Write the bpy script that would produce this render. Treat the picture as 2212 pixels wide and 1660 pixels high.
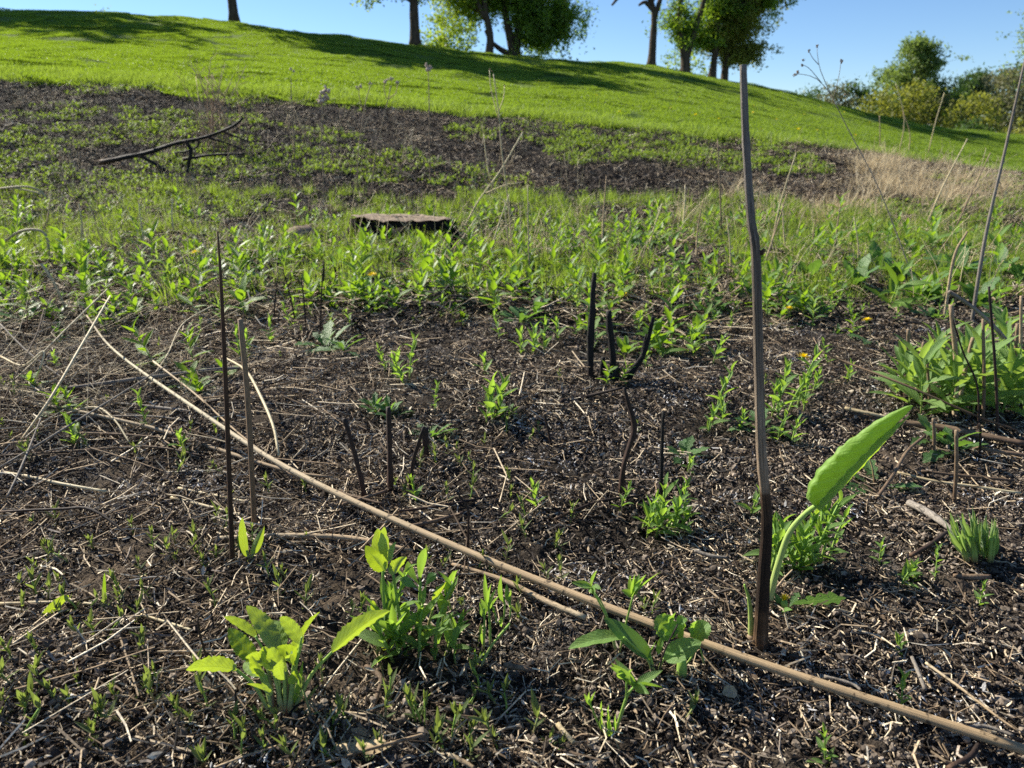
# Burnt prairie plot below a mown hill: charred soil, fresh shoots, dead stalks, trees on the crest.
import bpy, math, random
import numpy as np
from mathutils import Vector, Matrix

for o in list(bpy.data.objects):
    bpy.data.objects.remove(o)
scn = bpy.context.scene
COL = scn.collection
R = math.radians
rng = np.random.default_rng(7)
random.seed(7)

# ------------------------------------------------------------------ camera
PW, PH, PF = 2212.0, 1660.0, 1550.0         # picture units used for measuring, focal length in them
CAMH = 0.70
VH = 285.0                                  # eye level in the picture
PITCH = math.atan((PH / 2 - VH) / PF)
cam_d = bpy.data.cameras.new('camera')
cam = bpy.data.objects.new('camera', cam_d)
COL.objects.link(cam)
scn.camera = cam
cam.location = (0, 0, CAMH)
cam.rotation_euler = (math.pi / 2 - PITCH, 0, 0)
cam_d.sensor_width = 36.0
cam_d.lens = 36.0 * PF / PW
cam_d.clip_start = 0.02
cam_d.clip_end = 3000
cam_d.dof.use_dof = True
cam_d.dof.focus_distance = 1.22
cam_d.dof.aperture_fstop = 6.6

# ------------------------------------------------------------------ sky and sun
SUN_EL = R(35)
SH = Vector((math.cos(R(-37)), math.sin(R(-37)), 0))     # where shadows fall on the ground
sun_dir = Vector((-SH.x * math.cos(SUN_EL), -SH.y * math.cos(SUN_EL), math.sin(SUN_EL)))
world = bpy.data.worlds.new('World')
scn.world = world
world.use_nodes = True
wn = world.node_tree
wn.nodes.clear()
sky = wn.nodes.new('ShaderNodeTexSky')
sky.sky_type = 'NISHITA'
sky.sun_disc = False
sky.sun_elevation = SUN_EL
sky.sun_rotation = math.atan2(sun_dir.x, sun_dir.y)
sky.altitude = 1500
sky.air_density = 1.0
sky.dust_density = 0.0
sky.ozone_density = 6.0
bg = wn.nodes.new('ShaderNodeBackground')
bg.inputs['Strength'].default_value = 0.074
wo = wn.nodes.new('ShaderNodeOutputWorld')
wn.links.new(sky.outputs[0], bg.inputs['Color'])
wn.links.new(bg.outputs[0], wo.inputs['Surface'])
sl = bpy.data.lights.new('sun', 'SUN')
sl.energy = 5.0
sl.angle = R(0.53)
sl.color = (1.0, 0.93, 0.80)
so = bpy.data.objects.new('sun', sl)
COL.objects.link(so)
so.location = sun_dir * 50
so.rotation_euler = sun_dir.to_track_quat('Z', 'Y').to_euler()

scn.view_settings.view_transform = 'Standard'
scn.view_settings.look = 'None'
scn.view_settings.gamma = 1
scn.view_settings.use_curve_mapping = False
scn.view_settings.exposure = 1.05
scn.cycles.max_bounces = 6
scn.cycles.diffuse_bounces = 2
scn.cycles.glossy_bounces = 1
scn.cycles.transmission_bounces = 4
scn.cycles.transparent_max_bounces = 4
scn.cycles.use_denoising = False
scn.cycles.sample_clamp_indirect = 5

# ------------------------------------------------------------------ numeric helpers
def _hash(ix, iy, s):
    h = (ix.astype(np.int64) * 374761393 + iy.astype(np.int64) * 668265263 + s * 1442695041) & 0xffffffff
    h = ((h ^ (h >> 13)) * 1274126177) & 0xffffffff
    h = h ^ (h >> 16)
    return (h & 0xffffff) / float(0xffffff)

def vnoise(x, y, s=0):
    x = np.asarray(x, float); y = np.asarray(y, float)
    ix = np.floor(x); iy = np.floor(y)
    fx = x - ix; fy = y - iy
    fx = fx * fx * (3 - 2 * fx); fy = fy * fy * (3 - 2 * fy)
    a = _hash(ix, iy, s); b = _hash(ix + 1, iy, s); c = _hash(ix, iy + 1, s); d = _hash(ix + 1, iy + 1, s)
    return (a * (1 - fx) + b * fx) * (1 - fy) + (c * (1 - fx) + d * fx) * fy

def fbm(x, y, s=0, o=4):
    t = 0; a = 1.0; n = 0
    for k in range(o):
        t = t + a * vnoise(x * 2 ** k, y * 2 ** k, s + 17 * k); n += a; a *= 0.5
    return t / n

def smooth(a, b, x):
    t = np.clip((x - a) / (b - a), 0, 1)
    return t * t * (3 - 2 * t)

CP, SP = math.cos(PITCH), math.sin(PITCH)
def ray(u, v):
    xc = u - PW / 2; yc = PH / 2 - v
    return np.array([xc, PF * CP + yc * SP, yc * CP - PF * SP]) / PF

def at_y(u, v, Y):                     # the place on a sight line that lies Y metres ahead
    d = ray(u, v)
    return Vector((d * (Y / d[1]) + np.array([0, 0, CAMH])).tolist())

def to_px(p):
    x, y, z = p[0], p[1], p[2] - CAMH
    dep = y * CP - z * SP
    up = y * SP + z * CP
    return PW / 2 + PF * x / dep, PH / 2 - PF * up / dep

# ------------------------------------------------------------------ the lie of the land
_c = []
for y in (-6, -2, 0.5, 1.5, 2.6, 3.6, 4.7):
    for x in (-9, -5, -2.5, -1, 0, 1, 2.5, 5, 9):
        _c.append((x, y, 0.0))
def _cp(u, v, Y):
    p = at_y(u, v, Y); _c.append((p.x, p.y, p.z))
for u, v, Y in [(-500, 140, 10), (0, 166, 10.5), (300, 189, 10.5), (600, 212, 10.5), (900, 236, 10.5), (1200, 266, 10.5),
                (1500, 291, 10.6), (1700, 306, 10.8), (1860, 326, 11.0), (2050, 358, 11), (2212, 386, 11), (2600, 410, 11)]:
    _cp(u, v, Y)
for u, v, Y in [(-700, 20, 25), (-300, 22, 26), (0, 29, 26), (250, 37, 27), (500, 63, 28), (700, 86, 28), (900, 107, 28), (1050, 128, 29),
                (1180, 143, 30), (1300, 140, 32), (1400, 147, 32), (1480, 163, 31), (1560, 182, 31), (1700, 206, 30),
                (1850, 250, 30), (2000, 285, 32), (2212, 317, 36), (2600, 330, 38)]:
    p = at_y(u, v, Y); _c.append((p.x, p.y, p.z))
    ve = float(np.interp(u, (0, 600, 1200, 1860, 2212), (166, 212, 266, 326, 386)))
    for yy, fr in ((14.5, 0.45), (20.0, 0.80)):
        _cp(u, ve + (v + 6 - ve) * (fr - (0.12 if u > 1650 else 0)), yy)
    _c.append((p.x * 1.35, p.y + 11, p.z - 1.6 - max(0, p.z) * 0.25))
for x in (-70, -40, -20, 0, 20, 40, 70):
    _c.append((x, 65, 0.0 if x < 5 else -0.6))
_c = np.array(_c)
def _tps(r2):
    return np.where(r2 > 1e-12, r2 * np.log(np.maximum(r2, 1e-12)), 0.0)
_n = len(_c)
_K = _tps(((_c[:, None, :2] - _c[None, :, :2]) ** 2).sum(-1)) + np.eye(_n) * 0.02
_P = np.c_[np.ones(_n), _c[:, :2]]
_A = np.block([[_K, _P], [_P.T, np.zeros((3, 3))]])
_w = np.linalg.solve(_A, np.r_[_c[:, 2], 0, 0, 0])

def zmac(x, y):                        # broad shape of the ground
    x = np.atleast_1d(np.asarray(x, float)); y = np.atleast_1d(np.asarray(y, float))
    out = np.empty(x.size)
    xf, yf = x.ravel(), y.ravel()
    xq = np.clip(xf, -60, 60); yq = np.clip(yf, -6, 70)
    for i in range(0, xf.size, 20000):
        r2 = (xq[i:i + 20000, None] - _c[None, :, 0]) ** 2 + (yq[i:i + 20000, None] - _c[None, :, 1]) ** 2
        out[i:i + 20000] = _tps(r2) @ _w[:_n] + _w[_n] + _w[_n + 1] * xq[i:i + 20000] + _w[_n + 2] * yq[i:i + 20000]
    near = smooth(4.6, 5.6, yf)        # the plot itself is level
    out = out * near
    far = smooth(48, 75, np.hypot(xf, yf))
    out = out * (1 - far) + (-0.7) * far
    return out.reshape(x.shape)

def lawn_edge(x):                      # y of the mown edge
    return 10.55 + 0.25 * (fbm(np.asarray(x) * 0.35, np.zeros_like(np.asarray(x, float)) + 3.1, 5) - 0.5) * 2 + 0.10 * np.sin(np.asarray(x) * 2.1)

def zdet(x, y):                        # clods, hollows and tussocks
    x = np.asarray(x, float); y = np.asarray(y, float)
    lawn = smooth(-0.1, 0.25, y - lawn_edge(x))
    d = (fbm(x * 1.6, y * 1.6, 1, 2) - 0.5) * 0.07
    d += (fbm(x * 9, y * 9, 2, 3) - 0.5) * 0.034
    cl = np.abs(2 * vnoise(x * 22, y * 22, 3) - 1) + 0.6 * np.abs(2 * vnoise(x * 47 + 3, y * 47, 4) - 1)
    d += (cl - 0.75) * 0.010 * smooth(5, 3.0, y)
    cl2 = np.abs(2 * vnoise(x * 105, y * 105, 9) - 1)
    d += (cl2 - 0.5) * 0.0055 * smooth(2.6, 1.6, y)
    d = d * (1 - lawn) + lawn * ((fbm(x * 0.6, y * 0.6, 6, 3) - 0.5) * 0.10 + (fbm(x * 4, y * 4, 8, 2) - 0.5) * 0.03)
    return d

def zg(x, y):
    return zmac(x, y) + zdet(x, y)
def zg1(x, y):
    return float(zg(np.array([x]), np.array([y]))[0])
def zm1(x, y):
    return float(zmac(np.array([x]), np.array([y]))[0])

def hit(u, v, h=0.0):                  # where the sight line meets the ground (or h above it)
    d = ray(u, v)
    ys = np.geomspace(0.35, 60, 500)
    k = ys / d[1]
    X = d[0] * k; Z = CAMH + d[2] * k
    G = zmac(X, ys) + h
    below = np.nonzero(Z < G)[0]
    if len(below) == 0:
        return Vector((X[-1], ys[-1], Z[-1]))
    i = below[0]
    a, b = (ys[i - 1] if i else ys[0]), ys[i]
    for _ in range(25):
        m = (a + b) / 2; kk = m / d[1]
        if CAMH + d[2] * kk < zm1(d[0] * kk, m) + h: b = m
        else: a = m
    m = (a + b) / 2
    return Vector((d[0] * m / d[1], m, CAMH + d[2] * m / d[1]))

# ------------------------------------------------------------------ mesh building
class MB:
    """Collects faces (with a uv per corner); build() links them as one mesh."""
    def __init__(s):
        s.v = []; s.f = []; s.uv = []; s.m = []; s.n = 0
    def add(s, V, F, UV=None, mi=0):
        V = np.asarray(V, float).reshape(-1, 3)
        s.v.append(V)
        for k, f in enumerate(F):
            s.f.append([i + s.n for i in f])
            s.uv.append(UV[k] if UV is not None else [(0, 0)] * len(f))
            s.m.append(mi)
        s.n += len(V)
        return s
    def xf(s, M):                      # transform all so far
        M = np.array(M)
        s.v = [np.c_[v, np.ones(len(v))] @ M[:3, :].T for v in s.v]
        return s
    def merge(s, o, M=None, mi=0):
        for v in o.v:
            if M is not None:
                v = np.c_[v, np.ones(len(v))] @ np.array(M)[:3, :].T
            s.v.append(v)
        for f, u in zip(o.f, o.uv):
            s.f.append([i + s.n for i in f]); s.uv.append(u); s.m.append(mi)
        s.n += o.n
        return s
    def mesh(s, name, mats, smooth_=True):
        me = bpy.data.meshes.new(name)
        V = np.concatenate(s.v) if s.v else np.zeros((0, 3))
        me.vertices.add(len(V)); me.vertices.foreach_set('co', V.ravel())
        lens = np.array([len(f) for f in s.f], np.int32)
        idx = np.array([i for f in s.f for i in f], np.int32)
        me.loops.add(len(idx)); me.loops.foreach_set('vertex_index', idx)
        me.polygons.add(len(lens))
        me.polygons.foreach_set('loop_start', np.r_[0, np.cumsum(lens)[:-1]].astype(np.int32))
        me.polygons.foreach_set('material_index', np.array(s.m, np.int32))
        me.polygons.foreach_set('use_smooth', np.full(len(lens), smooth_, bool))
        uvl = me.uv_layers.new(name='UVMap')
        uvl.data.foreach_set('uv', np.array([c for f in s.uv for c in f], np.float32).ravel())
        for m in (mats if isinstance(mats, (list, tuple)) else [mats]):
            me.materials.append(m)
        me.update(calc_edges=True)
        return me
    def build(s, name, mats, parent=None, smooth_=True):
        return link(name, s.mesh(name, mats, smooth_), parent)

def link(name, me, parent=None, M=None):
    o = bpy.data.objects.new(name, me)
    COL.objects.link(o)
    if parent is not None: o.parent = parent
    if M is not None: o.matrix_local = M
    return o

def raw_mesh(name, V, F, mat, smooth_=True, uv=None):     # large even arrays of tris or quads
    me = bpy.data.meshes.new(name)
    V = np.asarray(V, np.float32); F = np.asarray(F, np.int32)
    me.vertices.add(len(V)); me.vertices.foreach_set('co', V.ravel())
    me.loops.add(F.size); me.loops.foreach_set('vertex_index', F.ravel())
    me.polygons.add(len(F))
    me.polygons.foreach_set('loop_start', np.arange(0, F.size, F.shape[1], dtype=np.int32))
    me.polygons.foreach_set('use_smooth', np.full(len(F), smooth_, bool))
    if uv is not None:
        l = me.uv_layers.new(name='UVMap'); l.data.foreach_set('uv', np.asarray(uv, np.float32)[F.ravel()].ravel())
    if mat: me.materials.append(mat)
    me.update(calc_edges=True)
    return me

def empty(name, loc=(0, 0, 0), rz=0):
    o = bpy.data.objects.new(name, None)
    o.empty_display_size = 0.05
    COL.objects.link(o)
    o.location = loc; o.rotation_euler = (0, 0, rz)
    return o

def tag(o, label=None, cat=None, group=None, kind=None):
    if label: o['label'] = label
    if cat: o['category'] = cat
    if group: o['group'] = group
    if kind: o['kind'] = kind
    return o

def spline(pts, n):
    P = np.array([list(p) for p in pts], float)
    if len(P) == 2:
        t = np.linspace(0, 1, n)[:, None]
        return P[0] * (1 - t) + P[1] * t
    Q = np.vstack([2 * P[0] - P[1], P, 2 * P[-1] - P[-2]])
    out = []
    for s_ in np.linspace(0, len(P) - 1, n):
        i = min(int(s_), len(P) - 2); t = s_ - i
        a, b, c, d = Q[i], Q[i + 1], Q[i + 2], Q[i + 3]
        out.append(0.5 * ((2 * b) + (c - a) * t + (2 * a - 5 * b + 4 * c - d) * t * t + (3 * b - a - 3 * c + d) * t ** 3))
    return np.array(out)

def tube(mb, path, r, sides=7, rough=0.0, seed=0, mi=0, cap=True, ridge=1.0):
    """A swept stem; r is a number or one radius per point. uv = (round, along 0..1)."""
    P = np.asarray(path, float); n = len(P)
    r = np.full(n, r) if np.isscalar(r) else np.asarray(r, float)
    T = np.gradient(P, axis=0); T /= np.linalg.norm(T, axis=1)[:, None] + 1e-12
    a = np.array([0, 0, 1.0]) if abs(T[0][2]) < 0.9 else np.array([1.0, 0, 0])
    N = np.cross(T[0], a); N /= np.linalg.norm(N)
    V = []
    g = np.random.default_rng(seed)
    lob = 1 + rough * ridge * g.normal(size=sides)
    for i in range(n):
        N = N - T[i] * (N @ T[i]); N /= np.linalg.norm(N) + 1e-12
        B = np.cross(T[i], N)
        for k in range(sides):
            an = 2 * math.pi * k / sides
            rr = r[i] * lob[k] * (1 + rough * 0.7 * g.normal())
            V.append(P[i] + rr * (math.cos(an) * N + math.sin(an) * B))
    F = []; UV = []
    for i in range(n - 1):
        t0, t1 = i / (n - 1), (i + 1) / (n - 1)
        for k in range(sides):
            k2 = (k + 1) % sides
            F.append((i * sides + k, i * sides + k2, (i + 1) * sides + k2, (i + 1) * sides + k))
            UV.append(((k / sides, t0), ((k + 1) / sides, t0), ((k + 1) / sides, t1), (k / sides, t1)))
    if cap:
        F.append(tuple(range(sides))[::-1]); UV.append([(0.5, 0)] * sides)
        F.append(tuple((n - 1) * sides + k for k in range(sides))); UV.append([(0.5, 1)] * sides)
    return mb.add(V, F, UV, mi)

def prof(shape, t):
    t = np.asarray(t, float)
    if shape == 'lance':   w = np.sin(np.pi * t ** 0.72) ** 0.9
    elif shape == 'ovate': w = (t ** 0.55) * (1 - t) ** 0.75 * 1.95
    elif shape == 'spoon': w = np.sin(np.pi * np.clip(t, 0, 1) ** 1.9) ** 0.85 + 0.10 * (1 - t)
    elif shape == 'strap': w = np.minimum(1, 1.2 * (1 - t) ** 0.5) * (0.6 + 0.4 * t)
    elif shape == 'furl': w = np.sin(np.pi * np.clip(t, 0, 1) ** 0.62) ** 0.62
    elif shape == 'arrow': w = np.clip(t / 0.12, 0, 1) ** 0.6 * (1 - t) ** 0.85 * 1.15
    elif shape == 'oblong': w = np.clip(np.sin(np.pi * t), 0, 1) ** 0.45
    elif shape == 'toothed': w = (0.25 + 0.9 * np.abs(np.sin(t * np.pi * 4.5)) ** 0.6 * (0.4 + t)) * np.clip((1 - t) * 4, 0, 1) * (0.3 + 0.7 * np.clip(t * 3, 0, 1))
    else: w = np.sin(np.pi * t)
    return np.clip(w, 0, 2)

def leaf(L, Wd, shape='ovate', nL=8, nW=4, curl=0.5, fold=0.35, wave=0.0, wf=3.0, serr=0.0, pet=0.0, twist=0.0, bump=0.0, seed=0, fold2=None):
    """Blade from the origin along +y, upper face +z. pet: share of the length that is bare stalk."""
    g = np.random.default_rng(seed)
    mb = MB()
    t = np.linspace(0, 1, nL + 1)
    ang = curl * t ** 1.3
    dy = np.cos(ang); dz = -np.sin(ang)
    cy = np.r_[0, np.cumsum((dy[1:] + dy[:-1]) / 2)] * L / nL
    cz = np.r_[0, np.cumsum((dz[1:] + dz[:-1]) / 2)] * L / nL
    w = Wd / 2 * prof(shape, t)
    w = np.maximum(w, Wd * 0.025)
    w[-1] = Wd * 0.01
    V = []; ph = g.uniform(0, 6.28, 2)
    for i in range(nL + 1):
        for k in range(nW + 1):
            s_ = 2 * k / nW - 1
            ww = w[i] * (1 + serr * (((i % 2) * 2 - 1) if 0 < i < nL else 0) * (abs(s_) == 1))
            fo = (fold if s_ <= 0 or fold2 is None else fold2) * (1 - 0.3 * t[i])
            x = s_ * ww * math.cos(fo)
            nz = abs(s_) ** 1.2 * ww * math.sin(fo)
            nz += wave * abs(s_) * Wd * math.sin(wf * 6.28 * t[i] + ph[0 if s_ < 0 else 1]) * math.sin(math.pi * t[i])
            nz += bump * Wd * g.normal() * (0.3 + abs(s_)) * math.sin(math.pi * t[i])
            tw = twist * t[i]
            x, nz = x * math.cos(tw) - nz * math.sin(tw), x * math.sin(tw) + nz * math.cos(tw)
            V.append((x, cy[i] + nz * math.sin(ang[i]), cz[i] + nz * math.cos(ang[i])))
    F = []; UV = []
    for i in range(nL):
        for k in range(nW):
            a = i * (nW + 1) + k
            F.append((a, a + 1, a + nW + 2, a + nW + 1))
            UV.append(((k / nW, t[i]), ((k + 1) / nW, t[i]), ((k + 1) / nW, t[i + 1]), (k / nW, t[i + 1])))
    mb.add(V, F, UV)
    mb.tip = Vector((0, cy[-1], cz[-1]))
    return mb

def aim(p0, p1, tip, up):
    """Matrix that carries origin->tip onto p0->p1 with the upper face turned to up."""
    p0, p1, up = Vector(p0), Vector(p1), Vector(up)
    ch = p1 - p0
    k = ch.length / tip.length
    y1 = ch.normalized(); z1 = (up - y1 * up.dot(y1)).normalized(); x1 = y1.cross(z1)
    y0 = tip.normalized(); x0 = Vector((1, 0, 0)); z0 = x0.cross(y0)
    A = Matrix((x1, y1, z1)).transposed(); B = Matrix((x0, y0, z0))
    return Matrix.Translation(p0) @ (A @ B).to_4x4() @ Matrix.Diagonal((k, k, k, 1))
# ------------------------------------------------------------------ materials
class NT:
    def __init__(s, name):
        s.m = bpy.data.materials.new(name); s.m.use_nodes = True
        s.t = s.m.node_tree; s.t.nodes.clear()
        s.out = s.n('ShaderNodeOutputMaterial')
    def n(s, typ, **kw):
        nd = s.t.nodes.new(typ)
        for k, v in kw.items():
            if k in nd.inputs: s.set(nd.inputs[k], v)
            else: setattr(nd, k, v)
        return nd
    def set(s, sock, v):
        if hasattr(v, 'is_output') or hasattr(v, 'links'): s.t.links.new(v, sock)
        elif isinstance(v, (tuple, list)) and len(v) == 3 and sock.type == 'RGBA': sock.default_value = (*v, 1)
        else: sock.default_value = v
    def l(s, a, b): s.t.links.new(a, b)
    def ramp(s, fac, stops, interp='LINEAR'):
        r = s.n('ShaderNodeValToRGB'); r.color_ramp.interpolation = interp
        el = r.color_ramp.elements
        while len(el) < len(stops): el.new(0.5)
        for e, (p, c) in zip(el, stops):
            e.position = p
            e.color = (*c, 1) if isinstance(c, (tuple, list)) else (c, c, c, 1)
        s.l(fac, r.inputs[0])
        return r.outputs[0]
    def mix(s, a, b, f, mode='MIX'):
        x = s.n('ShaderNodeMix', data_type='RGBA', blend_type=mode)
        for sock, v in ((x.inputs[0], f), (x.inputs[6], a), (x.inputs[7], b)):
            s.set(sock, v)
        return x.outputs[2]
    def math(s, op, a, b=0.0):
        x = s.n('ShaderNodeMath', operation=op)
        s.set(x.inputs[0], a); s.set(x.inputs[1], b)
        return x.outputs[0]
    def noise(s, vec, scale, detail=3, rough=0.55, dist=0.0):
        x = s.n('ShaderNodeTexNoise'); x.inputs['Scale'].default_value = scale
        x.inputs['Detail'].default_value = detail; x.inputs['Roughness'].default_value = rough
        x.inputs['Distortion'].default_value = dist
        if vec is not None: s.l(vec, x.inputs['Vector'])
        return x.outputs[0]
    def mapping(s, vec, scale, loc=(0, 0, 0)):
        x = s.n('ShaderNodeMapping'); x.inputs['Scale'].default_value = scale; x.inputs['Location'].default_value = loc
        s.l(vec, x.inputs['Vector'])
        return x.outputs[0]
    def bump(s, h, dist, strength=1.0):
        b = s.n('ShaderNodeBump'); b.inputs['Distance'].default_value = dist; b.inputs['Strength'].default_value = strength
        s.l(h, b.inputs['Height'])
        return b.outputs[0]
    def pbr(s, col, rough=0.8, spec=0.25, normal=None):
        p = s.n('ShaderNodeBsdfPrincipled')
        s.set(p.inputs['Base Color'], col); s.set(p.inputs['Roughness'], rough)
        p.inputs['Specular IOR Level'].default_value = spec
        if normal is not None: s.l(normal, p.inputs['Normal'])
        return p.outputs[0]
    def done(s, sh):
        s.l(sh, s.out.inputs['Surface'])
        return s.m

def mat_leaf(name, c1, c2, trans=0.45, tcol=None, vein=0.5, rough=0.5, back=None, hairy=0.0):
    n = NT(name)
    geo = n.n('ShaderNodeNewGeometry'); oi = n.n('ShaderNodeObjectInfo')
    rnd = n.math('FRACT', n.math('ADD', geo.outputs['Random Per Island'], oi.outputs['Random']))
    base = n.mix(c1, c2, rnd)
    tc = n.n('ShaderNodeTexCoord')
    pt = n.noise(tc.outputs['Object'], 55, 3)
    base = n.mix(base, n.mix(base, (0.25, 0.22, 0.05), 0.25), n.ramp(pt, [(0.5, 0.0), (0.75, 1.0)]))
    uv = n.n('ShaderNodeSeparateXYZ'); n.l(tc.outputs['UV'], uv.inputs[0])
    ac = n.math('ABSOLUTE', n.math('SUBTRACT', uv.outputs[0], 0.5))
    mid = n.ramp(ac, [(0.0, 1.0), (0.03, 0.8), (0.07, 0.0)])
    lat = n.math('SINE', n.math('MULTIPLY', n.math('SUBTRACT', uv.outputs[1], n.math('MULTIPLY', ac, 0.55)), 62.0))
    lat = n.ramp(lat, [(0.45, 0.0), (0.95, 1.0)])
    vn = n.math('MULTIPLY', n.math('MAXIMUM', mid, n.math('MULTIPLY', lat, 0.8)), vein)
    vcol = tuple(min(1, c * 1.8 + 0.06) for c in c2)
    col = n.mix(base, vcol, vn)
    if back:                                   # hairy pale underside
        col = n.mix(col, n.mix(back, vcol, n.math('MULTIPLY', vn, 0.5)), geo.outputs['Backfacing'])
    bp = n.bump(n.math('ADD', n.math('MULTIPLY', vn, -1.2), n.noise(tc.outputs['Object'], 180, 2)), 0.0012, 0.7)
    d = n.pbr(col, rough, 0.35, bp)
    if hairy:
        p = d.node; p.inputs['Sheen Weight'].default_value = hairy; p.inputs['Sheen Roughness'].default_value = 0.4
    tr = n.n('ShaderNodeBsdfTranslucent')
    tcx = tcol or tuple(c * 1.5 for c in c2)
    n.set(tr.inputs['Color'], n.mix(tcx, tuple(c * 0.42 for c in tcx), n.math('MAXIMUM', n.math('MULTIPLY', vn, 0.8), n.ramp(pt, [(0.35, 0.0), (0.8, 0.3)]))))
    ms = n.n('ShaderNodeMixShader'); ms.inputs[0].default_value = trans
    n.l(d, ms.inputs[1]); n.l(tr.outputs[0], ms.inputs[2])
    return n.done(ms.outputs[0])

def mat_stalk(name, stops, contrast=0.6, fibre=(26, 2.2), rough=0.75, spec=0.2, bump=0.0008, spots=0.0, island=0.0):
    """stops: colour along the stem from foot (0) to tip (1)."""
    n = NT(name)
    tc = n.n('ShaderNodeTexCoord')
    uv = n.n('ShaderNodeSeparateXYZ'); n.l(tc.outputs['UV'], uv.inputs[0])
    ob = n.noise(tc.outputs['Object'], 22, 3)
    along = n.math('ADD', uv.outputs[1], n.math('MULTIPLY', n.math('SUBTRACT', ob, 0.5), 0.16))
    col = n.ramp(along, stops)
    fb = n.noise(n.mapping(tc.outputs['UV'], (fibre[0], fibre[1] * 6, 1)), 1.0, 4, 0.65)
    col = n.mix(col, n.ramp(fb, [(0.28, 1 - contrast), (0.72, 1 + contrast * 0.55)]), 1.0, 'MULTIPLY')
    if spots:
        sp = n.noise(tc.outputs['Object'], 90, 2)
        col = n.mix(col, (0.02, 0.015, 0.012), n.math('MULTIPLY', n.ramp(sp, [(0.60, 0.0), (0.68, 1.0)]), spots))
    if island:
        oi = n.n('ShaderNodeObjectInfo'); geo = n.n('ShaderNodeNewGeometry')
        rnd = n.math('FRACT', n.math('ADD', oi.outputs['Random'], geo.outputs['Random Per Island']))
        col = n.mix(col, n.ramp(rnd, [(0, 1 - island), (1, 1 + island)]), 1.0, 'MULTIPLY')
    return n.done(n.pbr(col, rough, spec, n.bump(n.math('ADD', fb, n.math('MULTIPLY', ob, 0.4)), bump, 1.0)))

def mat_bits(name, stops, rough=0.85, trans=0.0):
    n = NT(name)
    geo = n.n('ShaderNodeNewGeometry'); oi = n.n('ShaderNodeObjectInfo')
    rnd = n.math('FRACT', n.math('ADD', geo.outputs['Random Per Island'], n.math('MULTIPLY', oi.outputs['Random'], 7.0)))
    col = n.ramp(rnd, stops)
    tc = n.n('ShaderNodeTexCoord')
    nz = n.noise(tc.outputs['Object'], 240, 2)
    col = n.mix(col, n.ramp(nz, [(0.3, 0.55), (0.7, 1.35)]), 1.0, 'MULTIPLY')
    sh = n.pbr(col, rough, 0.2)
    if trans:
        tr = n.n('ShaderNodeBsdfTranslucent'); n.l(col, tr.inputs['Color'])
        ms = n.n('ShaderNodeMixShader'); ms.inputs[0].default_value = trans
        n.l(sh, ms.inputs[1]); n.l(tr.outputs[0], ms.inputs[2]); sh = ms.outputs[0]
    return n.done(sh)

def mat_ground():
    n = NT('burnt_ground')
    tc = n.n('ShaderNodeTexCoord'); P = tc.outputs['Object']
    at = n.n('ShaderNodeAttribute', attribute_name='zone')     # r: lawn, g: crumbly soil, b: brown thatch
    sp = n.n('ShaderNodeSeparateColor'); n.l(at.outputs['Color'], sp.inputs[0])
    a = n.noise(P, 9, 5, 0.65); b = n.noise(P, 70, 4, 0.7); c = n.noise(P, 260, 3, 0.7)
    charc = n.ramp(b, [(0.30, (0.007, 0.006, 0.005)), (0.55, (0.020, 0.016, 0.013)), (0.8, (0.060, 0.047, 0.036))])
    soil = n.ramp(b, [(0.25, (0.025, 0.020, 0.016)), (0.5, (0.095, 0.075, 0.058)), (0.8, (0.23, 0.185, 0.145))])
    thatch = n.ramp(c, [(0.32, (0.018, 0.013, 0.010)), (0.50, (0.08, 0.058, 0.039)), (0.70, (0.27, 0.205, 0.13))])
    col = n.mix(charc, soil, n.math('MULTIPLY', sp.outputs[1], n.ramp(a, [(0.35, 0.3), (0.6, 1.0)])))
    col = n.mix(col, thatch, n.math('MULTIPLY', sp.outputs[2], n.ramp(a, [(0.4, 0.25), (0.6, 1.0)])))
    ash = n.noise(n.mapping(P, (1, 1, 1), (5, 3, 0)), 4.5, 4, 0.6)
    ash2 = n.math('MULTIPLY', n.ramp(ash, [(0.56, 0.0), (0.68, 1.0)]), n.ramp(c, [(0.48, 0.0), (0.64, 0.75)]))
    col = n.mix(col, (0.40, 0.39, 0.38), ash2)
    g1 = n.noise(P, 1.1, 4); g2 = n.noise(P, 14, 3)
    grass = n.mix(n.mix((0.085, 0.14, 0.015), (0.14, 0.19, 0.025), n.ramp(g1, [(0.35, 0.0), (0.65, 1.0)])), (0.05, 0.10, 0.008), n.ramp(g2, [(0.45, 0.0), (0.7, 1.0)]))
    col = n.mix(col, grass, sp.outputs[0])
    h = n.math('ADD', n.math('MULTIPLY', b, 1.0), n.math('MULTIPLY', c, 0.5))
    return n.done(n.pbr(col, 0.92, 0.15, n.bump(h, 0.012, 0.9)))

def mat_bark(name, c1, c2):
    n = NT(name)
    tc = n.n('ShaderNodeTexCoord')
    nz = n.noise(n.mapping(tc.outputs['Object'], (9, 9, 1.6)), 2.2, 5, 0.7)
    return n.done(n.pbr(n.ramp(nz, [(0.3, c1), (0.7, c2)]), 0.9, 0.1, n.bump(nz, 0.05, 1.0)))

M = {}
M['ground'] = mat_ground()
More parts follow.
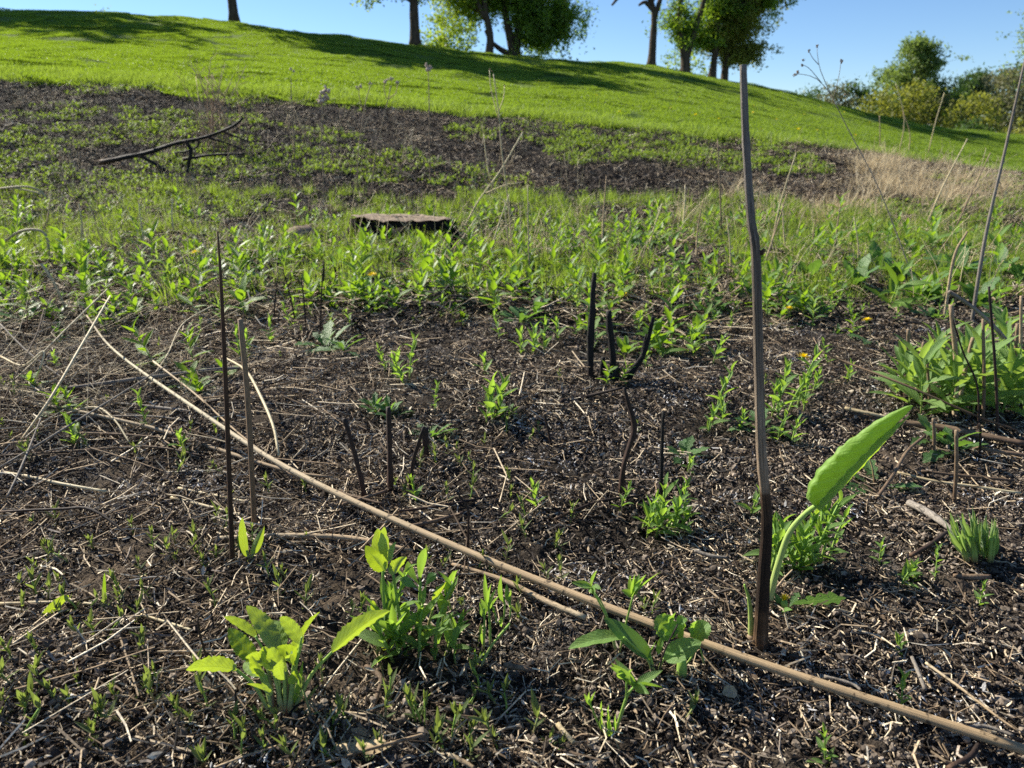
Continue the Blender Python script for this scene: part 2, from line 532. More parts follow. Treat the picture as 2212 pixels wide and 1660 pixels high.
# foliage
M['rosette'] = mat_leaf('rosette_leaf', (0.10, 0.20, 0.025), (0.14, 0.26, 0.035), 0.42, (0.50, 0.66, 0.025), 0.75, 0.6, (0.20, 0.28, 0.14), 0.35)
M['dock'] = mat_leaf('furled_leaf', (0.20, 0.34, 0.065), (0.22, 0.37, 0.075), 0.48, (0.46, 0.66, 0.03), 0.35, 0.55, (0.20, 0.34, 0.07), 0.3)
M['shoot'] = mat_leaf('shoot_leaf', (0.10, 0.20, 0.05), (0.16, 0.28, 0.07), 0.42, (0.42, 0.66, 0.06), 0.35, 0.55)
M['seedling'] = mat_leaf('seedling_leaf', (0.10, 0.145, 0.06), (0.155, 0.20, 0.08), 0.36, (0.34, 0.44, 0.07), 0.15, 0.65)
M['weed'] = mat_leaf('weed_leaf', (0.06, 0.145, 0.022), (0.12, 0.225, 0.03), 0.40, (0.36, 0.58, 0.025), 0.25, 0.45)
M['weed_dark'] = mat_leaf('broad_leaf', (0.05, 0.13, 0.035), (0.09, 0.18, 0.05), 0.35, (0.26, 0.48, 0.05), 0.3, 0.4)
M['pale'] = mat_leaf('pale_shoot', (0.16, 0.27, 0.09), (0.22, 0.33, 0.11), 0.35, (0.38, 0.56, 0.10), 0.2, 0.6, None, 0.3)
M['clump'] = mat_leaf('clump_leaf', (0.11, 0.21, 0.055), (0.17, 0.28, 0.08), 0.40, (0.44, 0.64, 0.08), 0.35, 0.5)
M['cover'] = mat_leaf('cover_leaf', (0.09, 0.17, 0.03), (0.16, 0.24, 0.05), 0.40, (0.38, 0.54, 0.04), 0.0, 0.55)
M['grass'] = mat_leaf('grass_blade', (0.085, 0.155, 0.020), (0.135, 0.205, 0.030), 0.42, (0.34, 0.50, 0.025), 0.0, 0.5)
M['tuft'] = mat_leaf('tuft_blade', (0.10, 0.17, 0.03), (0.17, 0.24, 0.05), 0.42, (0.40, 0.56, 0.05), 0.0, 0.5)
M['crown1'] = mat_leaf('crown_leaf', (0.055, 0.115, 0.018), (0.115, 0.19, 0.03), 0.45, (0.34, 0.52, 0.03), 0.0, 0.5)
M['crown2'] = mat_leaf('crown_leaf_pale', (0.10, 0.17, 0.03), (0.17, 0.24, 0.04), 0.45, (0.42, 0.56, 0.04), 0.0, 0.5)
M['crown5'] = mat_leaf('crown_leaf_soft', (0.095, 0.15, 0.04), (0.15, 0.205, 0.065), 0.42, (0.32, 0.44, 0.07), 0.0, 0.55)
M['crown3'] = mat_leaf('crown_leaf_dark', (0.035, 0.075, 0.022), (0.06, 0.11, 0.03), 0.3, (0.13, 0.24, 0.03), 0.0, 0.55)
M['crown4'] = mat_leaf('crown_leaf_olive', (0.11, 0.14, 0.03), (0.19, 0.20, 0.035), 0.4, (0.42, 0.44, 0.05), 0.0, 0.55)
M['twiggy'] = mat_leaf('bud_leaf', (0.10, 0.11, 0.06), (0.16, 0.16, 0.09), 0.35, (0.26, 0.26, 0.10), 0.0, 0.6)
M['petal'] = mat_leaf('petal', (0.86, 0.62, 0.0), (0.90, 0.68, 0.01), 0.35, (0.95, 0.75, 0.0), 0.0, 0.6)
M['greenstem'] = mat_stalk('green_stem', [(0, (0.32, 0.27, 0.12)), (0.25, (0.26, 0.38, 0.08)), (1, (0.20, 0.36, 0.05))], 0.18, (10, 0.6), 0.6, 0.3)
M['petiole'] = mat_stalk('hairy_petiole', [(0, (0.42, 0.38, 0.20)), (0.2, (0.36, 0.44, 0.13)), (1, (0.27, 0.44, 0.075))], 0.12, (14, 1), 0.6, 0.25)
M['redstem'] = mat_stalk('reddish_stem', [(0, (0.22, 0.10, 0.06)), (0.5, (0.28, 0.24, 0.11)), (1, (0.18, 0.26, 0.07))], 0.2, (8, 1), 0.6, 0.25)
# dead stems
M['tall'] = mat_stalk('weathered_stalk', [(0, (0.20, 0.13, 0.075)), (0.03, (0.11, 0.065, 0.035)), (0.07, (0.030, 0.019, 0.013)), (0.24, (0.035, 0.021, 0.014)), (0.31, (0.10, 0.060, 0.035)), (0.335, (0.34, 0.25, 0.17)), (0.45, (0.29, 0.225, 0.16)), (0.62, (0.17, 0.138, 0.11)), (0.8, (0.22, 0.195, 0.17)), (1, (0.30, 0.265, 0.23))], 0.9, (34, 1.6), 0.75, 0.2, 0.003)
M['darkstem'] = mat_stalk('dark_stem', [(0, (0.16, 0.11, 0.07)), (0.06, (0.045, 0.028, 0.018)), (0.7, (0.07, 0.040, 0.025)), (1, (0.15, 0.10, 0.05))], 0.5, (12, 3))
M['brownstem'] = mat_stalk('brown_stem', [(0, (0.16, 0.10, 0.06)), (0.5, (0.19, 0.13, 0.08)), (1, (0.26, 0.19, 0.12))], 0.5, (14, 3))
M['straw'] = mat_stalk('straw_stem', [(0, (0.46, 0.36, 0.20)), (0.5, (0.56, 0.46, 0.28)), (1, (0.60, 0.52, 0.32))], 0.35, (12, 2), 0.6, 0.25, 0.0006, 0.35, 0.25)
M['fallen'] = mat_stalk('fallen_stalk', [(0, (0.40, 0.285, 0.16)), (0.25, (0.44, 0.32, 0.19)), (0.45, (0.50, 0.385, 0.24)), (0.62, (0.58, 0.48, 0.32)), (0.8, (0.62, 0.55, 0.36)), (1, (0.38, 0.28, 0.17))], 0.5, (30, 5), 0.65, 0.22, 0.0012, 0.8)
M['tanstick'] = mat_stalk('tan_stick', [(0, (0.55, 0.45, 0.30)), (0.5, (0.42, 0.31, 0.19)), (1, (0.36, 0.26, 0.16))], 0.5, (20, 3), 0.7, 0.2, 0.001, 0.6, 0.2)
M['greystick'] = mat_stalk('grey_stick', [(0, (0.24, 0.21, 0.175)), (0.6, (0.30, 0.265, 0.22)), (1, (0.20, 0.17, 0.14))], 0.6, (18, 3), 0.75, 0.2, 0.001, 0.5, 0.2)
M['brownstick'] = mat_stalk('brown_stick', [(0, (0.17, 0.115, 0.075)), (0.6, (0.22, 0.155, 0.10)), (1, (0.13, 0.085, 0.06))], 0.6, (16, 3), 0.75, 0.2, 0.001, 0.5, 0.25)
M['char'] = mat_stalk('charred_stick', [(0, (0.13, 0.075, 0.045)), (0.07, (0.045, 0.026, 0.018)), (0.2, (0.012, 0.010, 0.009)), (1, (0.012, 0.011, 0.010))], 0.6, (10, 8), 0.7, 0.3, 0.003)
M['charstem'] = mat_stalk('scorched_stem', [(0, (0.11, 0.065, 0.04)), (0.15, (0.05, 0.03, 0.022)), (1, (0.022, 0.016, 0.013))], 0.5, (10, 4), 0.7, 0.25, 0.001, 0, 0.3)
M['drybush'] = mat_stalk('dry_twig', [(0, (0.26, 0.18, 0.12)), (1, (0.42, 0.32, 0.22))], 0.3, (6, 2), 0.8, 0.1, 0.0004, 0, 0.3)
M['seedhead'] = mat_bits('seed_head', [(0, (0.10, 0.06, 0.035)), (1, (0.24, 0.17, 0.11))])
M['palehead'] = mat_bits('pale_seed_head', [(0, (0.38, 0.29, 0.23)), (1, (0.60, 0.50, 0.42))])
M['dryleaf'] = mat_leaf('dry_leaf', (0.46, 0.34, 0.19), (0.52, 0.40, 0.24), 0.2, (0.5, 0.38, 0.2), 0.3, 0.7)
M['bits_straw'] = mat_bits('straw_bits', [(0, (0.018, 0.013, 0.010)), (0.20, (0.07, 0.049, 0.033)), (0.42, (0.21, 0.152, 0.098)), (0.62, (0.40, 0.31, 0.205)), (0.82, (0.58, 0.48, 0.335)), (1, (0.76, 0.68, 0.53))])
M['bits_char'] = mat_bits('charred_bits', [(0, (0.010, 0.009, 0.008)), (0.45, (0.020, 0.016, 0.014)), (0.70, (0.065, 0.050, 0.040)), (0.88, (0.17, 0.135, 0.105)), (1, (0.34, 0.285, 0.23))], 0.7)
M['bits_clod'] = mat_bits('soil_crumbs', [(0, (0.035, 0.028, 0.023)), (0.45, (0.12, 0.096, 0.075)), (1, (0.33, 0.27, 0.21))], 0.95)
M['bits_ash'] = mat_bits('ash_flakes', [(0, (0.38, 0.37, 0.36)), (1, (0.74, 0.73, 0.71))], 0.95)
M['bark'] = mat_bark('bark', (0.035, 0.026, 0.019), (0.13, 0.10, 0.075))
M['bark_far'] = mat_bark('bark_grey', (0.06, 0.05, 0.042), (0.16, 0.14, 0.115))
M['stumptop'] = mat_stalk('stump_top', [(0, (0.34, 0.27, 0.205)), (1, (0.27, 0.215, 0.165))], 0.5, (6, 6), 0.9, 0.1, 0.01)
M['stumpbark'] = mat_bark('charred_bark', (0.008, 0.007, 0.006), (0.030, 0.024, 0.020))
def mat_clay():
    n = NT('dry_clod'); tc = n.n('ShaderNodeTexCoord')
    a = n.noise(tc.outputs['Object'], 30, 5, 0.7)
    return n.done(n.pbr(n.ramp(a, [(0.3, (0.16, 0.115, 0.085)), (0.7, (0.36, 0.28, 0.21))]), 0.95, 0.1, n.bump(a, 0.01, 1.0)))
M['clay'] = mat_clay()

# ------------------------------------------------------------------ scattering of what nobody can count
def scatter(name, srcs, P, rot, scl, idx, label, cat, group=None):
    me = bpy.data.meshes.new(name)
    P = np.asarray(P, np.float32)
    me.vertices.add(len(P)); me.vertices.foreach_set('co', P.ravel())
    at = me.attributes.new('rot', 'FLOAT_VECTOR', 'POINT'); at.data.foreach_set('vector', np.asarray(rot, np.float32).ravel())
    at = me.attributes.new('scl', 'FLOAT_VECTOR', 'POINT')
    scl = np.asarray(scl, np.float32)
    if scl.ndim == 1: scl = np.repeat(scl[:, None], 3, 1)
    at.data.foreach_set('vector', scl.ravel())
    at = me.attributes.new('idx', 'INT', 'POINT'); at.data.foreach_set('value', np.asarray(idx, np.int32))
    me.materials.append(srcs[0].materials[0])
    src = bpy.data.collections.new(name + '_pieces')
    for i, m in enumerate(srcs):
        src.objects.link(bpy.data.objects.new('%s_piece_%02d' % (name, i), m))
    ng = bpy.data.node_groups.new(name, 'GeometryNodeTree')
    ng.interface.new_socket('Geometry', in_out='INPUT', socket_type='NodeSocketGeometry')
    ng.interface.new_socket('Geometry', in_out='OUTPUT', socket_type='NodeSocketGeometry')
    gi = ng.nodes.new('NodeGroupInput'); go = ng.nodes.new('NodeGroupOutput')
    ip = ng.nodes.new('GeometryNodeInstanceOnPoints')
    ci = ng.nodes.new('GeometryNodeCollectionInfo')
    ci.inputs['Collection'].default_value = src
    ci.inputs['Separate Children'].default_value = True
    ci.inputs['Reset Children'].default_value = True
    def named(nm, typ):
        x = ng.nodes.new('GeometryNodeInputNamedAttribute'); x.data_type = typ; x.inputs['Name'].default_value = nm
        return x.outputs['Attribute']
    e2r = ng.nodes.new('FunctionNodeEulerToRotation')
    L = ng.links.new
    L(gi.outputs[0], ip.inputs['Points']); L(ci.outputs[0], ip.inputs['Instance'])
    ip.inputs['Pick Instance'].default_value = True
    L(named('idx', 'INT'), ip.inputs['Instance Index'])
    L(named('rot', 'FLOAT_VECTOR'), e2r.inputs[0]); L(e2r.outputs[0], ip.inputs['Rotation'])
    L(named('scl', 'FLOAT_VECTOR'), ip.inputs['Scale'])
    L(ip.outputs[0], go.inputs[0])
    o = link(name, me)
    md = o.modifiers.new('scatter', 'NODES'); md.node_group = ng
    return tag(o, label, cat, group, 'stuff')

def spread(n, y0, y1, m=0.25, k=0.80, g=None, power=1.0):
    """n places on the ground in front, even per area (power < 1: denser near)."""
    g = g or rng
    yy = y0 + (y1 - y0) * np.linspace(0, 1, 400)
    w = (m + k * yy) / yy ** power if power else (m + k * yy)
    c = np.cumsum(w); c /= c[-1]
    y = np.interp(g.random(n), c, yy)
    x = g.uniform(-1, 1, n) * (m + k * y)
    return x, y

def slope_rot(x, y, g=None):
    g = g or rng
    e = 0.15
    dx = (zmac(x + e, y) - zmac(x - e, y)) / (2 * e); dy = (zmac(x, y + e) - zmac(x, y - e)) / (2 * e)
    # yaw applied first about local z, then tilt with the slope: approximate by small euler tilt
    return dx, dy

# ------------------------------------------------------------------ ground
def build_ground():
    ys = np.r_[np.linspace(-3.5, 0.3, 10)[:-1], np.geomspace(0.3, 3.0, 330)[:-1], np.geomspace(3.0, 14, 190)[:-1], np.geomspace(14, 60, 110)[:-1], np.geomspace(60, 900, 30)]
    tj = np.r_[np.linspace(-2.6, -1.02, 40)[:-1], np.linspace(-1.02, 1.02, 560), np.linspace(1.02, 2.6, 40)[1:]]
    Y, T = np.meshgrid(ys, tj, indexing='ij')
    X = T * (0.42 + 0.80 * np.maximum(Y, 0.2))
    Z = (zmac(X.ravel(), Y.ravel()) + zdet(X.ravel(), Y.ravel())).reshape(X.shape)
    V = np.c_[X.ravel(), Y.ravel(), Z.ravel()]
    nr, nc = X.shape
    i = np.arange(nr - 1)[:, None] * nc + np.arange(nc - 1)[None, :]
    F = np.stack([i, i + 1, i + nc + 1, i + nc], -1).reshape(-1, 4)
    me = raw_mesh('ground', V, F, M['ground'])
    x, y = V[:, 0], V[:, 1]
    lawn = smooth(-0.12, 0.12, y - lawn_edge(x) + 0.5 * (fbm(x * 5, y * 5, 31, 2) - 0.5))
    crumb = smooth(0.0, 0.7, x - 0.15 * y + 0.5 * (fbm(x * 3, y * 3, 41) - 0.5) + 0.1) * smooth(2.4, 1.2, y)
    crumb = np.maximum(crumb, 0.6 * smooth(1.0, 0.6, y))
    th = smooth(0.35, -0.6, x + 0.25 * (y - 1.2) + 0.6 * (fbm(x * 2.3, y * 2.3, 43) - 0.5)) * smooth(3.2, 2.0, y)
    th = np.maximum(th, 0.75 * smooth(2.6, 3.2, y) * smooth(6.2, 5.0, y))
    th = np.maximum(th, 0.9 * smooth(1.5, 3.5, x - 0.25 * y) * smooth(5.0, 6.0, y))
    th = np.maximum(th, 0.45 * smooth(0.45, 0.65, fbm(x * 0.9, y * 0.9, 47)))
    ca = me.color_attributes.new('zone', 'FLOAT_COLOR', 'POINT')
    ca.data.foreach_set('color', np.c_[lawn, crumb, th, np.ones(len(x))].astype(np.float32).ravel())
    o = link('ground', me)
    tag(o, 'burnt black prairie soil rising to a mown green hill', 'ground', kind='structure')
build_ground()
# ------------------------------------------------------------------ loose litter on the burnt ground (countless)
def bit_tube(mb, g, L, r, spreadr, zmax, tilt=0.25, bend=0.25, sides=3, segs=3):
    a = g.uniform(0, 6.283); d = spreadr * math.sqrt(g.random()); b = g.uniform(0, 6.283)
    c = np.array([d * math.cos(b), d * math.sin(b), g.uniform(0, zmax)])
    t = np.linspace(-0.5, 0.5, segs)
    el = g.normal() * tilt
    dr = np.array([math.cos(a) * math.cos(el), math.sin(a) * math.cos(el), math.sin(el)])
    sd = np.array([-math.sin(a), math.cos(a), g.normal() * 0.5])
    path = c + t[:, None] * L * dr + ((t * 2) ** 2 * bend * L * g.normal() * 0.5)[:, None] * sd
    path[:, 2] = np.maximum(path[:, 2], -0.004)
    tube(mb, path, r * np.linspace(1, 0.8, segs), sides, 0.12, int(g.integers(1e6)), cap=False)

def clump_sticks(seed, n, lo, hi, rlo, rhi, R_, zmax, tilt=0.25, bend=0.3):
    g = np.random.default_rng(seed); mb = MB()
    for _ in range(n):
        L = lo * (hi / lo) ** (g.random() ** 1.4)
        bit_tube(mb, g, L, g.uniform(rlo, rhi), R_, zmax, tilt, bend)
    return mb

ICO = None
def ico():
    global ICO
    if ICO is None:
        ph = (1 + 5 ** 0.5) / 2
        v = np.array([(-1, ph, 0), (1, ph, 0), (-1, -ph, 0), (1, -ph, 0), (0, -1, ph), (0, 1, ph), (0, -1, -ph), (0, 1, -ph), (ph, 0, -1), (ph, 0, 1), (-ph, 0, -1), (-ph, 0, 1)], float)
        v /= np.linalg.norm(v[0])
        f = [(0, 11, 5), (0, 5, 1), (0, 1, 7), (0, 7, 10), (0, 10, 11), (1, 5, 9), (5, 11, 4), (11, 10, 2), (10, 7, 6), (7, 1, 8), (3, 9, 4), (3, 4, 2), (3, 2, 6), (3, 6, 8), (3, 8, 9), (4, 9, 5), (2, 4, 11), (6, 2, 10), (8, 6, 7), (9, 8, 1)]
        ICO = (v, f)
    return ICO

def clump_clods(seed, n, lo, hi, R_, zmax):
    g = np.random.default_rng(seed); mb = MB(); v, f = ico()
    for _ in range(n):
        r = lo * (hi / lo) ** (g.random() ** 2.2)
        d = R_ * math.sqrt(g.random()); b = g.uniform(0, 6.283)
        V = v * r * (1 + 0.22 * g.normal(size=(12, 1))) * g.uniform(0.7, 1.15, 3) + np.array([d * math.cos(b), d * math.sin(b), g.uniform(-0.3, 0.6) * r + g.random() * zmax])
        mb.add(V, f)
    return mb

def clump_flakes(seed, n, lo, hi, R_, zmax, curl=0.8, wr=0.45):
    g = np.random.default_rng(seed); mb = MB()
    for _ in range(n):
        L = g.uniform(lo, hi)
        lf = leaf(L, L * wr * g.uniform(0.4, 1.2), ['lance', 'oblong', 'ovate'][g.integers(3)], 3, 2, g.normal() * curl, g.normal() * 0.4, twist=g.normal() * 0.8, seed=int(g.integers(1e6)))
        d = R_ * math.sqrt(g.random()); b = g.uniform(0, 6.283)
        m = Matrix.Translation((d * math.cos(b), d * math.sin(b), g.random() * zmax)) @ Matrix.Rotation(g.uniform(0, 6.28), 4, 'Z') @ Matrix.Rotation(g.normal() * 0.35, 4, 'X') @ Matrix.Rotation(g.normal() * 0.5, 4, 'Y')
        mb.merge(lf, m)
    return mb

def scat(name, srcs, x, y, dz, smin, smax, label, cat, g=None, tilt=0.05, idx=None, e=0.12):
    g = g or rng
    n = len(x)
    z = zg(x, y) + dz
    if e:                                  # sit on the mean of the ground round about, tilted with it
        ring = [(e, 0), (-e, 0), (0, e), (0, -e)]
        zz = [zg(x + a, y + b) for a, b in ring]
        z = 0.4 * zg(x, y) + 0.15 * sum(zz) + dz
        gx = (zz[0] - zz[1]) / (2 * e); gy = (zz[2] - zz[3]) / (2 * e)
    else:
        gx = gy = np.zeros(n)
    rots = np.empty((n, 3)); yaw = g.uniform(0, 6.283, n)
    for i in range(n):
        nv = Vector((-gx[i] + g.normal() * tilt, -gy[i] + g.normal() * tilt, 1)).normalized()
        q = Vector((0, 0, 1)).rotation_difference(nv).to_matrix() @ Matrix.Rotation(yaw[i], 3, 'Z')
        rots[i] = q.to_euler()
    return scatter(name, srcs, np.c_[x, y, z], rots, g.uniform(smin, smax, n), g.integers(0, len(srcs), n) if idx is None else idx, label, cat)

def keep(x, y, p, g=None):
    k = (g or rng).random(len(x)) < p
    return x[k], y[k]

def crumb_at(x, y):
    return np.maximum(smooth(0.0, 0.7, x - 0.15 * y + 0.5 * (fbm(x * 3, y * 3, 41) - 0.5) + 0.1) * smooth(2.4, 1.2, y), 0.45 * smooth(1.0, 0.6, y))
def thatch_at(x, y):
    return smooth(0.5, -0.5, x + 0.25 * (y - 1.2) + 0.6 * (fbm(x * 2.3, y * 2.3, 43) - 0.5))

MIX = ('bits_straw', 'bits_char', 'bits_clod', 'bits_ash')
def litter_tile(seed, R_, straw, fine, char, flake, crumbs, clods, ash, k=1.0):
    mb = MB()
    mb.merge(clump_sticks(seed, straw, 0.014, 0.085, 0.0005 * k, 0.0014 * k, R_, 0.012, 0.20), None, 0)
    mb.merge(clump_sticks(seed + 1, fine, 0.006, 0.026, 0.0005 * k, 0.0011 * k, R_, 0.008, 0.35), None, 0)
    mb.merge(clump_sticks(seed + 2, char, 0.006, 0.036, 0.0006 * k, 0.0019 * k, R_, 0.009, 0.35), None, 1)
    mb.merge(clump_flakes(seed + 3, flake, 0.006, 0.020, R_, 0.010), None, 0)
    if crumbs: mb.merge(clump_clods(seed + 4, crumbs, 0.0018, 0.007, R_, 0.003), None, 2)
    if clods: mb.merge(clump_clods(seed + 5, clods, 0.004, 0.009, R_, 0.0), None, 2)
    if ash: mb.merge(clump_flakes(seed + 6, ash, 0.003, 0.013, R_ * 0.5, 0.010, 1.2, 0.35), None, 3)
    return mb.mesh('litter_patch', [M[q] for q in MIX], False)

RT = 0.15
def tiles(x, y, typ, srcs):
    return
tile_thatch = [litter_tile(1000 + 10 * i, RT, 190, 260, 110, 34, 60, 3, 0) for i in range(5)]
tile_char = [litter_tile(1100 + 10 * i, RT, 42, 95, 300, 20, 150, 6, 0) for i in range(5)]
tile_ash = [litter_tile(1200 + 10 * i, RT, 40, 70, 220, 14, 100, 4, 150) for i in range(3)]
tile_crumb = [litter_tile(1300 + 10 * i, RT, 18, 50, 120, 10, 520, 22, 8) for i in range(5)]
def lay(name, tl, n, y0, y1, prob, label, cat, dz=0.004, smin=0.8, smax=1.15, pw=0.35):
    gy = []; yy = y0
    while yy < y1:                         # jittered rows, a little wider apart with distance
        st = RT * (1.05 + 0.10 * yy) * math.sqrt(420.0 / n)
        for xx in np.arange(-(0.3 + 0.8 * yy), 0.3 + 0.8 * yy, st): gy.append((xx + rng.normal() * st * 0.3, yy + rng.normal() * st * 0.3))
        yy += st
    x, y = np.array(gy).T
    x, y = keep(x, y, prob(x, y))
    scat(name, tl, x, y, dz, smin, smax, label, cat)
lay('straw_litter', tile_thatch, 560, 0.42, 3.3, lambda x, y: np.clip((0.10 + 1.0 * thatch_at(x, y)) * (0.35 + 0.9 * smooth(0.36, 0.55, fbm(x * 3.4, y * 3.4, 58))), 0, 1), 'loose dry stem bits strewn over the burnt soil at left', 'litter')
lay('charred_litter', tile_char, 460, 0.42, 3.6, lambda x, y: 1 - 0.55 * thatch_at(x, y) - 0.3 * crumb_at(x, y), 'short black charred stem bits covering the burnt soil', 'litter')
lay('ash_litter', tile_ash, 420, 0.42, 3.2, lambda x, y: smooth(0.50, 0.62, fbm(x * 3.2 + 9, y * 3.2, 57) + 0.05 * smooth(0.0, 0.6, x)), 'white ash flakes lying in patches on the burnt soil', 'ash')
lay('soil_crumbs', tile_crumb, 330, 0.42, 2.3, lambda x, y: 0.05 + 0.95 * crumb_at(x, y), 'loose grey-brown soil crumbs and clods at the lower right', 'soil')
long_src = []
for i in range(5):
    long_src.append(clump_sticks(1500 + i, 16, 0.07, 0.20, 0.0009, 0.0021, 0.18, 0.016, 0.06, 0.12).mesh('long_straw_patch', [M['bits_straw']]))
lay('long_straws', long_src, 300, 0.5, 3.2, lambda x, y: np.clip(0.15 + 0.7 * thatch_at(x, y), 0, 1), 'longer dry straws lying about on the litter', 'litter', 0.010)
# farther litter
RF = 0.42
def far_tile(seed, straw, char):
    mb = MB()
    mb.merge(clump_sticks(seed, straw, 0.03, 0.20, 0.0010, 0.0028, RF, 0.03, 0.28), None, 0)
    mb.merge(clump_sticks(seed + 1, char, 0.02, 0.10, 0.0015, 0.005, RF, 0.02, 0.4), None, 1)
    return mb.mesh('stubble_patch', [M[q] for q in MIX])
far_straw = [far_tile(2000 + 10 * i, 330, 60) for i in range(5)]
far_char = [far_tile(2100 + 10 * i, 50, 360) for i in range(5)]
def dry_at(x, y):
    return np.maximum(smooth(2.6, 3.2, y) * smooth(6.0, 5.2, y), 0.95 * smooth(1.6, 3.4, x - 0.22 * y))
gx_ = [(a + rng.normal() * .12, b + rng.normal() * .12) for b in np.arange(2.5, 10.5, 0.36) for a in np.arange(-(0.6 + .9 * b), 0.6 + .9 * b, 0.36)]
x, y = np.array(gx_).T
x, y = keep(x, y, np.clip(0.10 + dry_at(x, y) * (0.35 + fbm(x * 1.3, y * 1.3, 61)), 0, 1))
scat('thatch_litter', far_straw, x, y, 0.012, 0.8, 1.15, 'dry straw thatch between the green weeds and beyond', 'litter', e=0.3)
gx_ = [(a + rng.normal() * .12, b + rng.normal() * .12) for b in np.arange(3.0, 10.5, 0.42) for a in np.arange(-(0.6 + .9 * b), 0.6 + .9 * b, 0.42)]
x, y = np.array(gx_).T
scat('charred_stubble', far_char, x, y, 0.012, 0.8, 1.15, 'charred black stubble over the slope below the lawn', 'litter', e=0.3)

# ------------------------------------------------------------------ mown lawn on the hill
def blades(seed, n, R_, h0, h1, w, lean, mat, name, yellow=None, seg=2):
    g = np.random.default_rng(seed)
    a = g.uniform(0, 6.283, n); d = R_ * np.sqrt(g.random(n)); b = g.uniform(0, 6.283, n)
    base = np.c_[d * np.cos(b), d * np.sin(b), np.full(n, -0.01)]
    H = g.uniform(h0, h1, n)[:, None]
    la = g.uniform(0, 6.283, n); ln = np.abs(g.normal(size=n)) * lean
    ld = np.c_[np.cos(la) * ln, np.sin(la) * ln, np.ones(n)]
    ld /= np.linalg.norm(ld, axis=1)[:, None]
    ld2 = ld + np.c_[np.cos(la), np.sin(la), -0.3 * np.ones(n)] * (ln[:, None] * 0.9 + 0.1)
    ld2 /= np.linalg.norm(ld2, axis=1)[:, None]
    sd = np.c_[-np.sin(a), np.cos(a), np.zeros(n)] * (w * g.uniform(0.6, 1.3, n))[:, None] / 2
    m = base + ld * H * 0.55
    tip = m + ld2 * H * 0.45
    V = np.stack([base - sd, base + sd, m + sd * 0.75, m - sd * 0.75, tip], 1).reshape(-1, 3)
    i = np.arange(n) * 5
    F = np.concatenate([np.c_[i, i + 1, i + 2], np.c_[i, i + 2, i + 3], np.c_[i + 3, i + 2, i + 4]])
    return raw_mesh(name, V, F, mat)
lawn_src = [blades(300 + i, 4200, 0.62, 0.014, 0.036, 0.010, 0.5, M['grass'], 'lawn_patch') for i in range(5)]
x, y = spread(3400, 10.3, 40, 1.5, 0.86, power=0.9)
k = y > lawn_edge(x) + 0.1 * rng.normal(size=len(x)); x, y = x[k], y[k]
scat('lawn_grass', lawn_src, x, y, 0.0, 0.8, 1.25, 'bright mown green grass covering the hill', 'grass', e=0.3)
# the longer, yellower fringe along the mown edge
fr_src = [blades(320 + i, 260, 0.20, 0.05, 0.14, 0.008, 0.5, M['tuft'], 'fringe_patch') for i in range(4)]
x = rng.uniform(-11, 12, 900); y = lawn_edge(x) + np.abs(rng.normal(size=900)) * 0.35 - 0.1
scat('lawn_fringe', fr_src, x, y, 0.0, 0.7, 1.2, 'pale yellowish grass fringe along the edge of the lawn', 'grass', e=0.2)

# ------------------------------------------------------------------ plants: one builder per kind, in local metres
def pm(*a): return Matrix.Translation(a)
def rot(az, el, roll=0.0):
    return Matrix.Rotation(az, 4, 'Z') @ Matrix.Rotation(el, 4, 'X') @ Matrix.Rotation(roll, 4, 'Y')

def leafset(seed, n, mat, name='leaf', **kw):
    out = []
    g = np.random.default_rng(seed)
    for i in range(n):
        k = dict(kw); 
        for q in ('curl', 'fold', 'twist'):
            if q in k and isinstance(k[q], tuple): k[q] = g.uniform(*k[q])
        out.append(leaf(seed=int(g.integers(1e6)), **k).mesh(name, mat))
    return out

LS = {
 'seedling': leafset(1, 5, M['seedling'], L=1, Wd=0.26, shape='lance', nL=5, nW=2, curl=(-0.5, 0.4), fold=(0.3, 0.7), twist=(-.3, .3)),
 'weed': leafset(2, 6, M['weed'], L=1, Wd=0.50, shape='ovate', nL=7, nW=4, curl=(0.2, 1.1), fold=(0.1, 0.5), wave=0.05, wf=2.0, serr=0.06, twist=(-.4, .4)),
 'lance': leafset(3, 6, M['weed'], L=1, Wd=0.30, shape='lance', nL=7, nW=4, curl=(0.0, 0.9), fold=(0.2, 0.6), wave=0.04, twist=(-.4, .4)),
 'toothed': leafset(4, 5, M['weed_dark'], L=1, Wd=0.30, shape='toothed', nL=14, nW=2, curl=(0.1, 0.9), fold=(0.1, 0.4), twist=(-.4, .4)),
 'dock': leafset(5, 5, M['weed_dark'], L=1, Wd=0.38, shape='oblong', nL=9, nW=4, curl=(0.3, 1.2), fold=(0.1, 0.4), wave=0.13, wf=3.0, twist=(-.4, .4)),
 'shoot': leafset(6, 5, M['shoot'], L=1, Wd=0.34, shape='lance', nL=6, nW=4, curl=(-0.2, 0.7), fold=(0.3, 0.8), twist=(-.3, .3)),
 'clump': leafset(7, 6, M['clump'], L=1, Wd=0.25, shape='lance', nL=8, nW=4, curl=(0.2, 0.9), fold=(0.15, 0.5), wave=0.05, twist=(-.4, .4)),
}
for k_ in LS:
    for m_ in LS[k_]: m_.name = 'leaf_' + k_

def stem_mesh(path, r0, r1, mat, sides=5, n=6, name='stem'):
    P = spline(path, n)
    return tube(MB(), P, np.linspace(r0, r1, n), sides).mesh(name, mat)

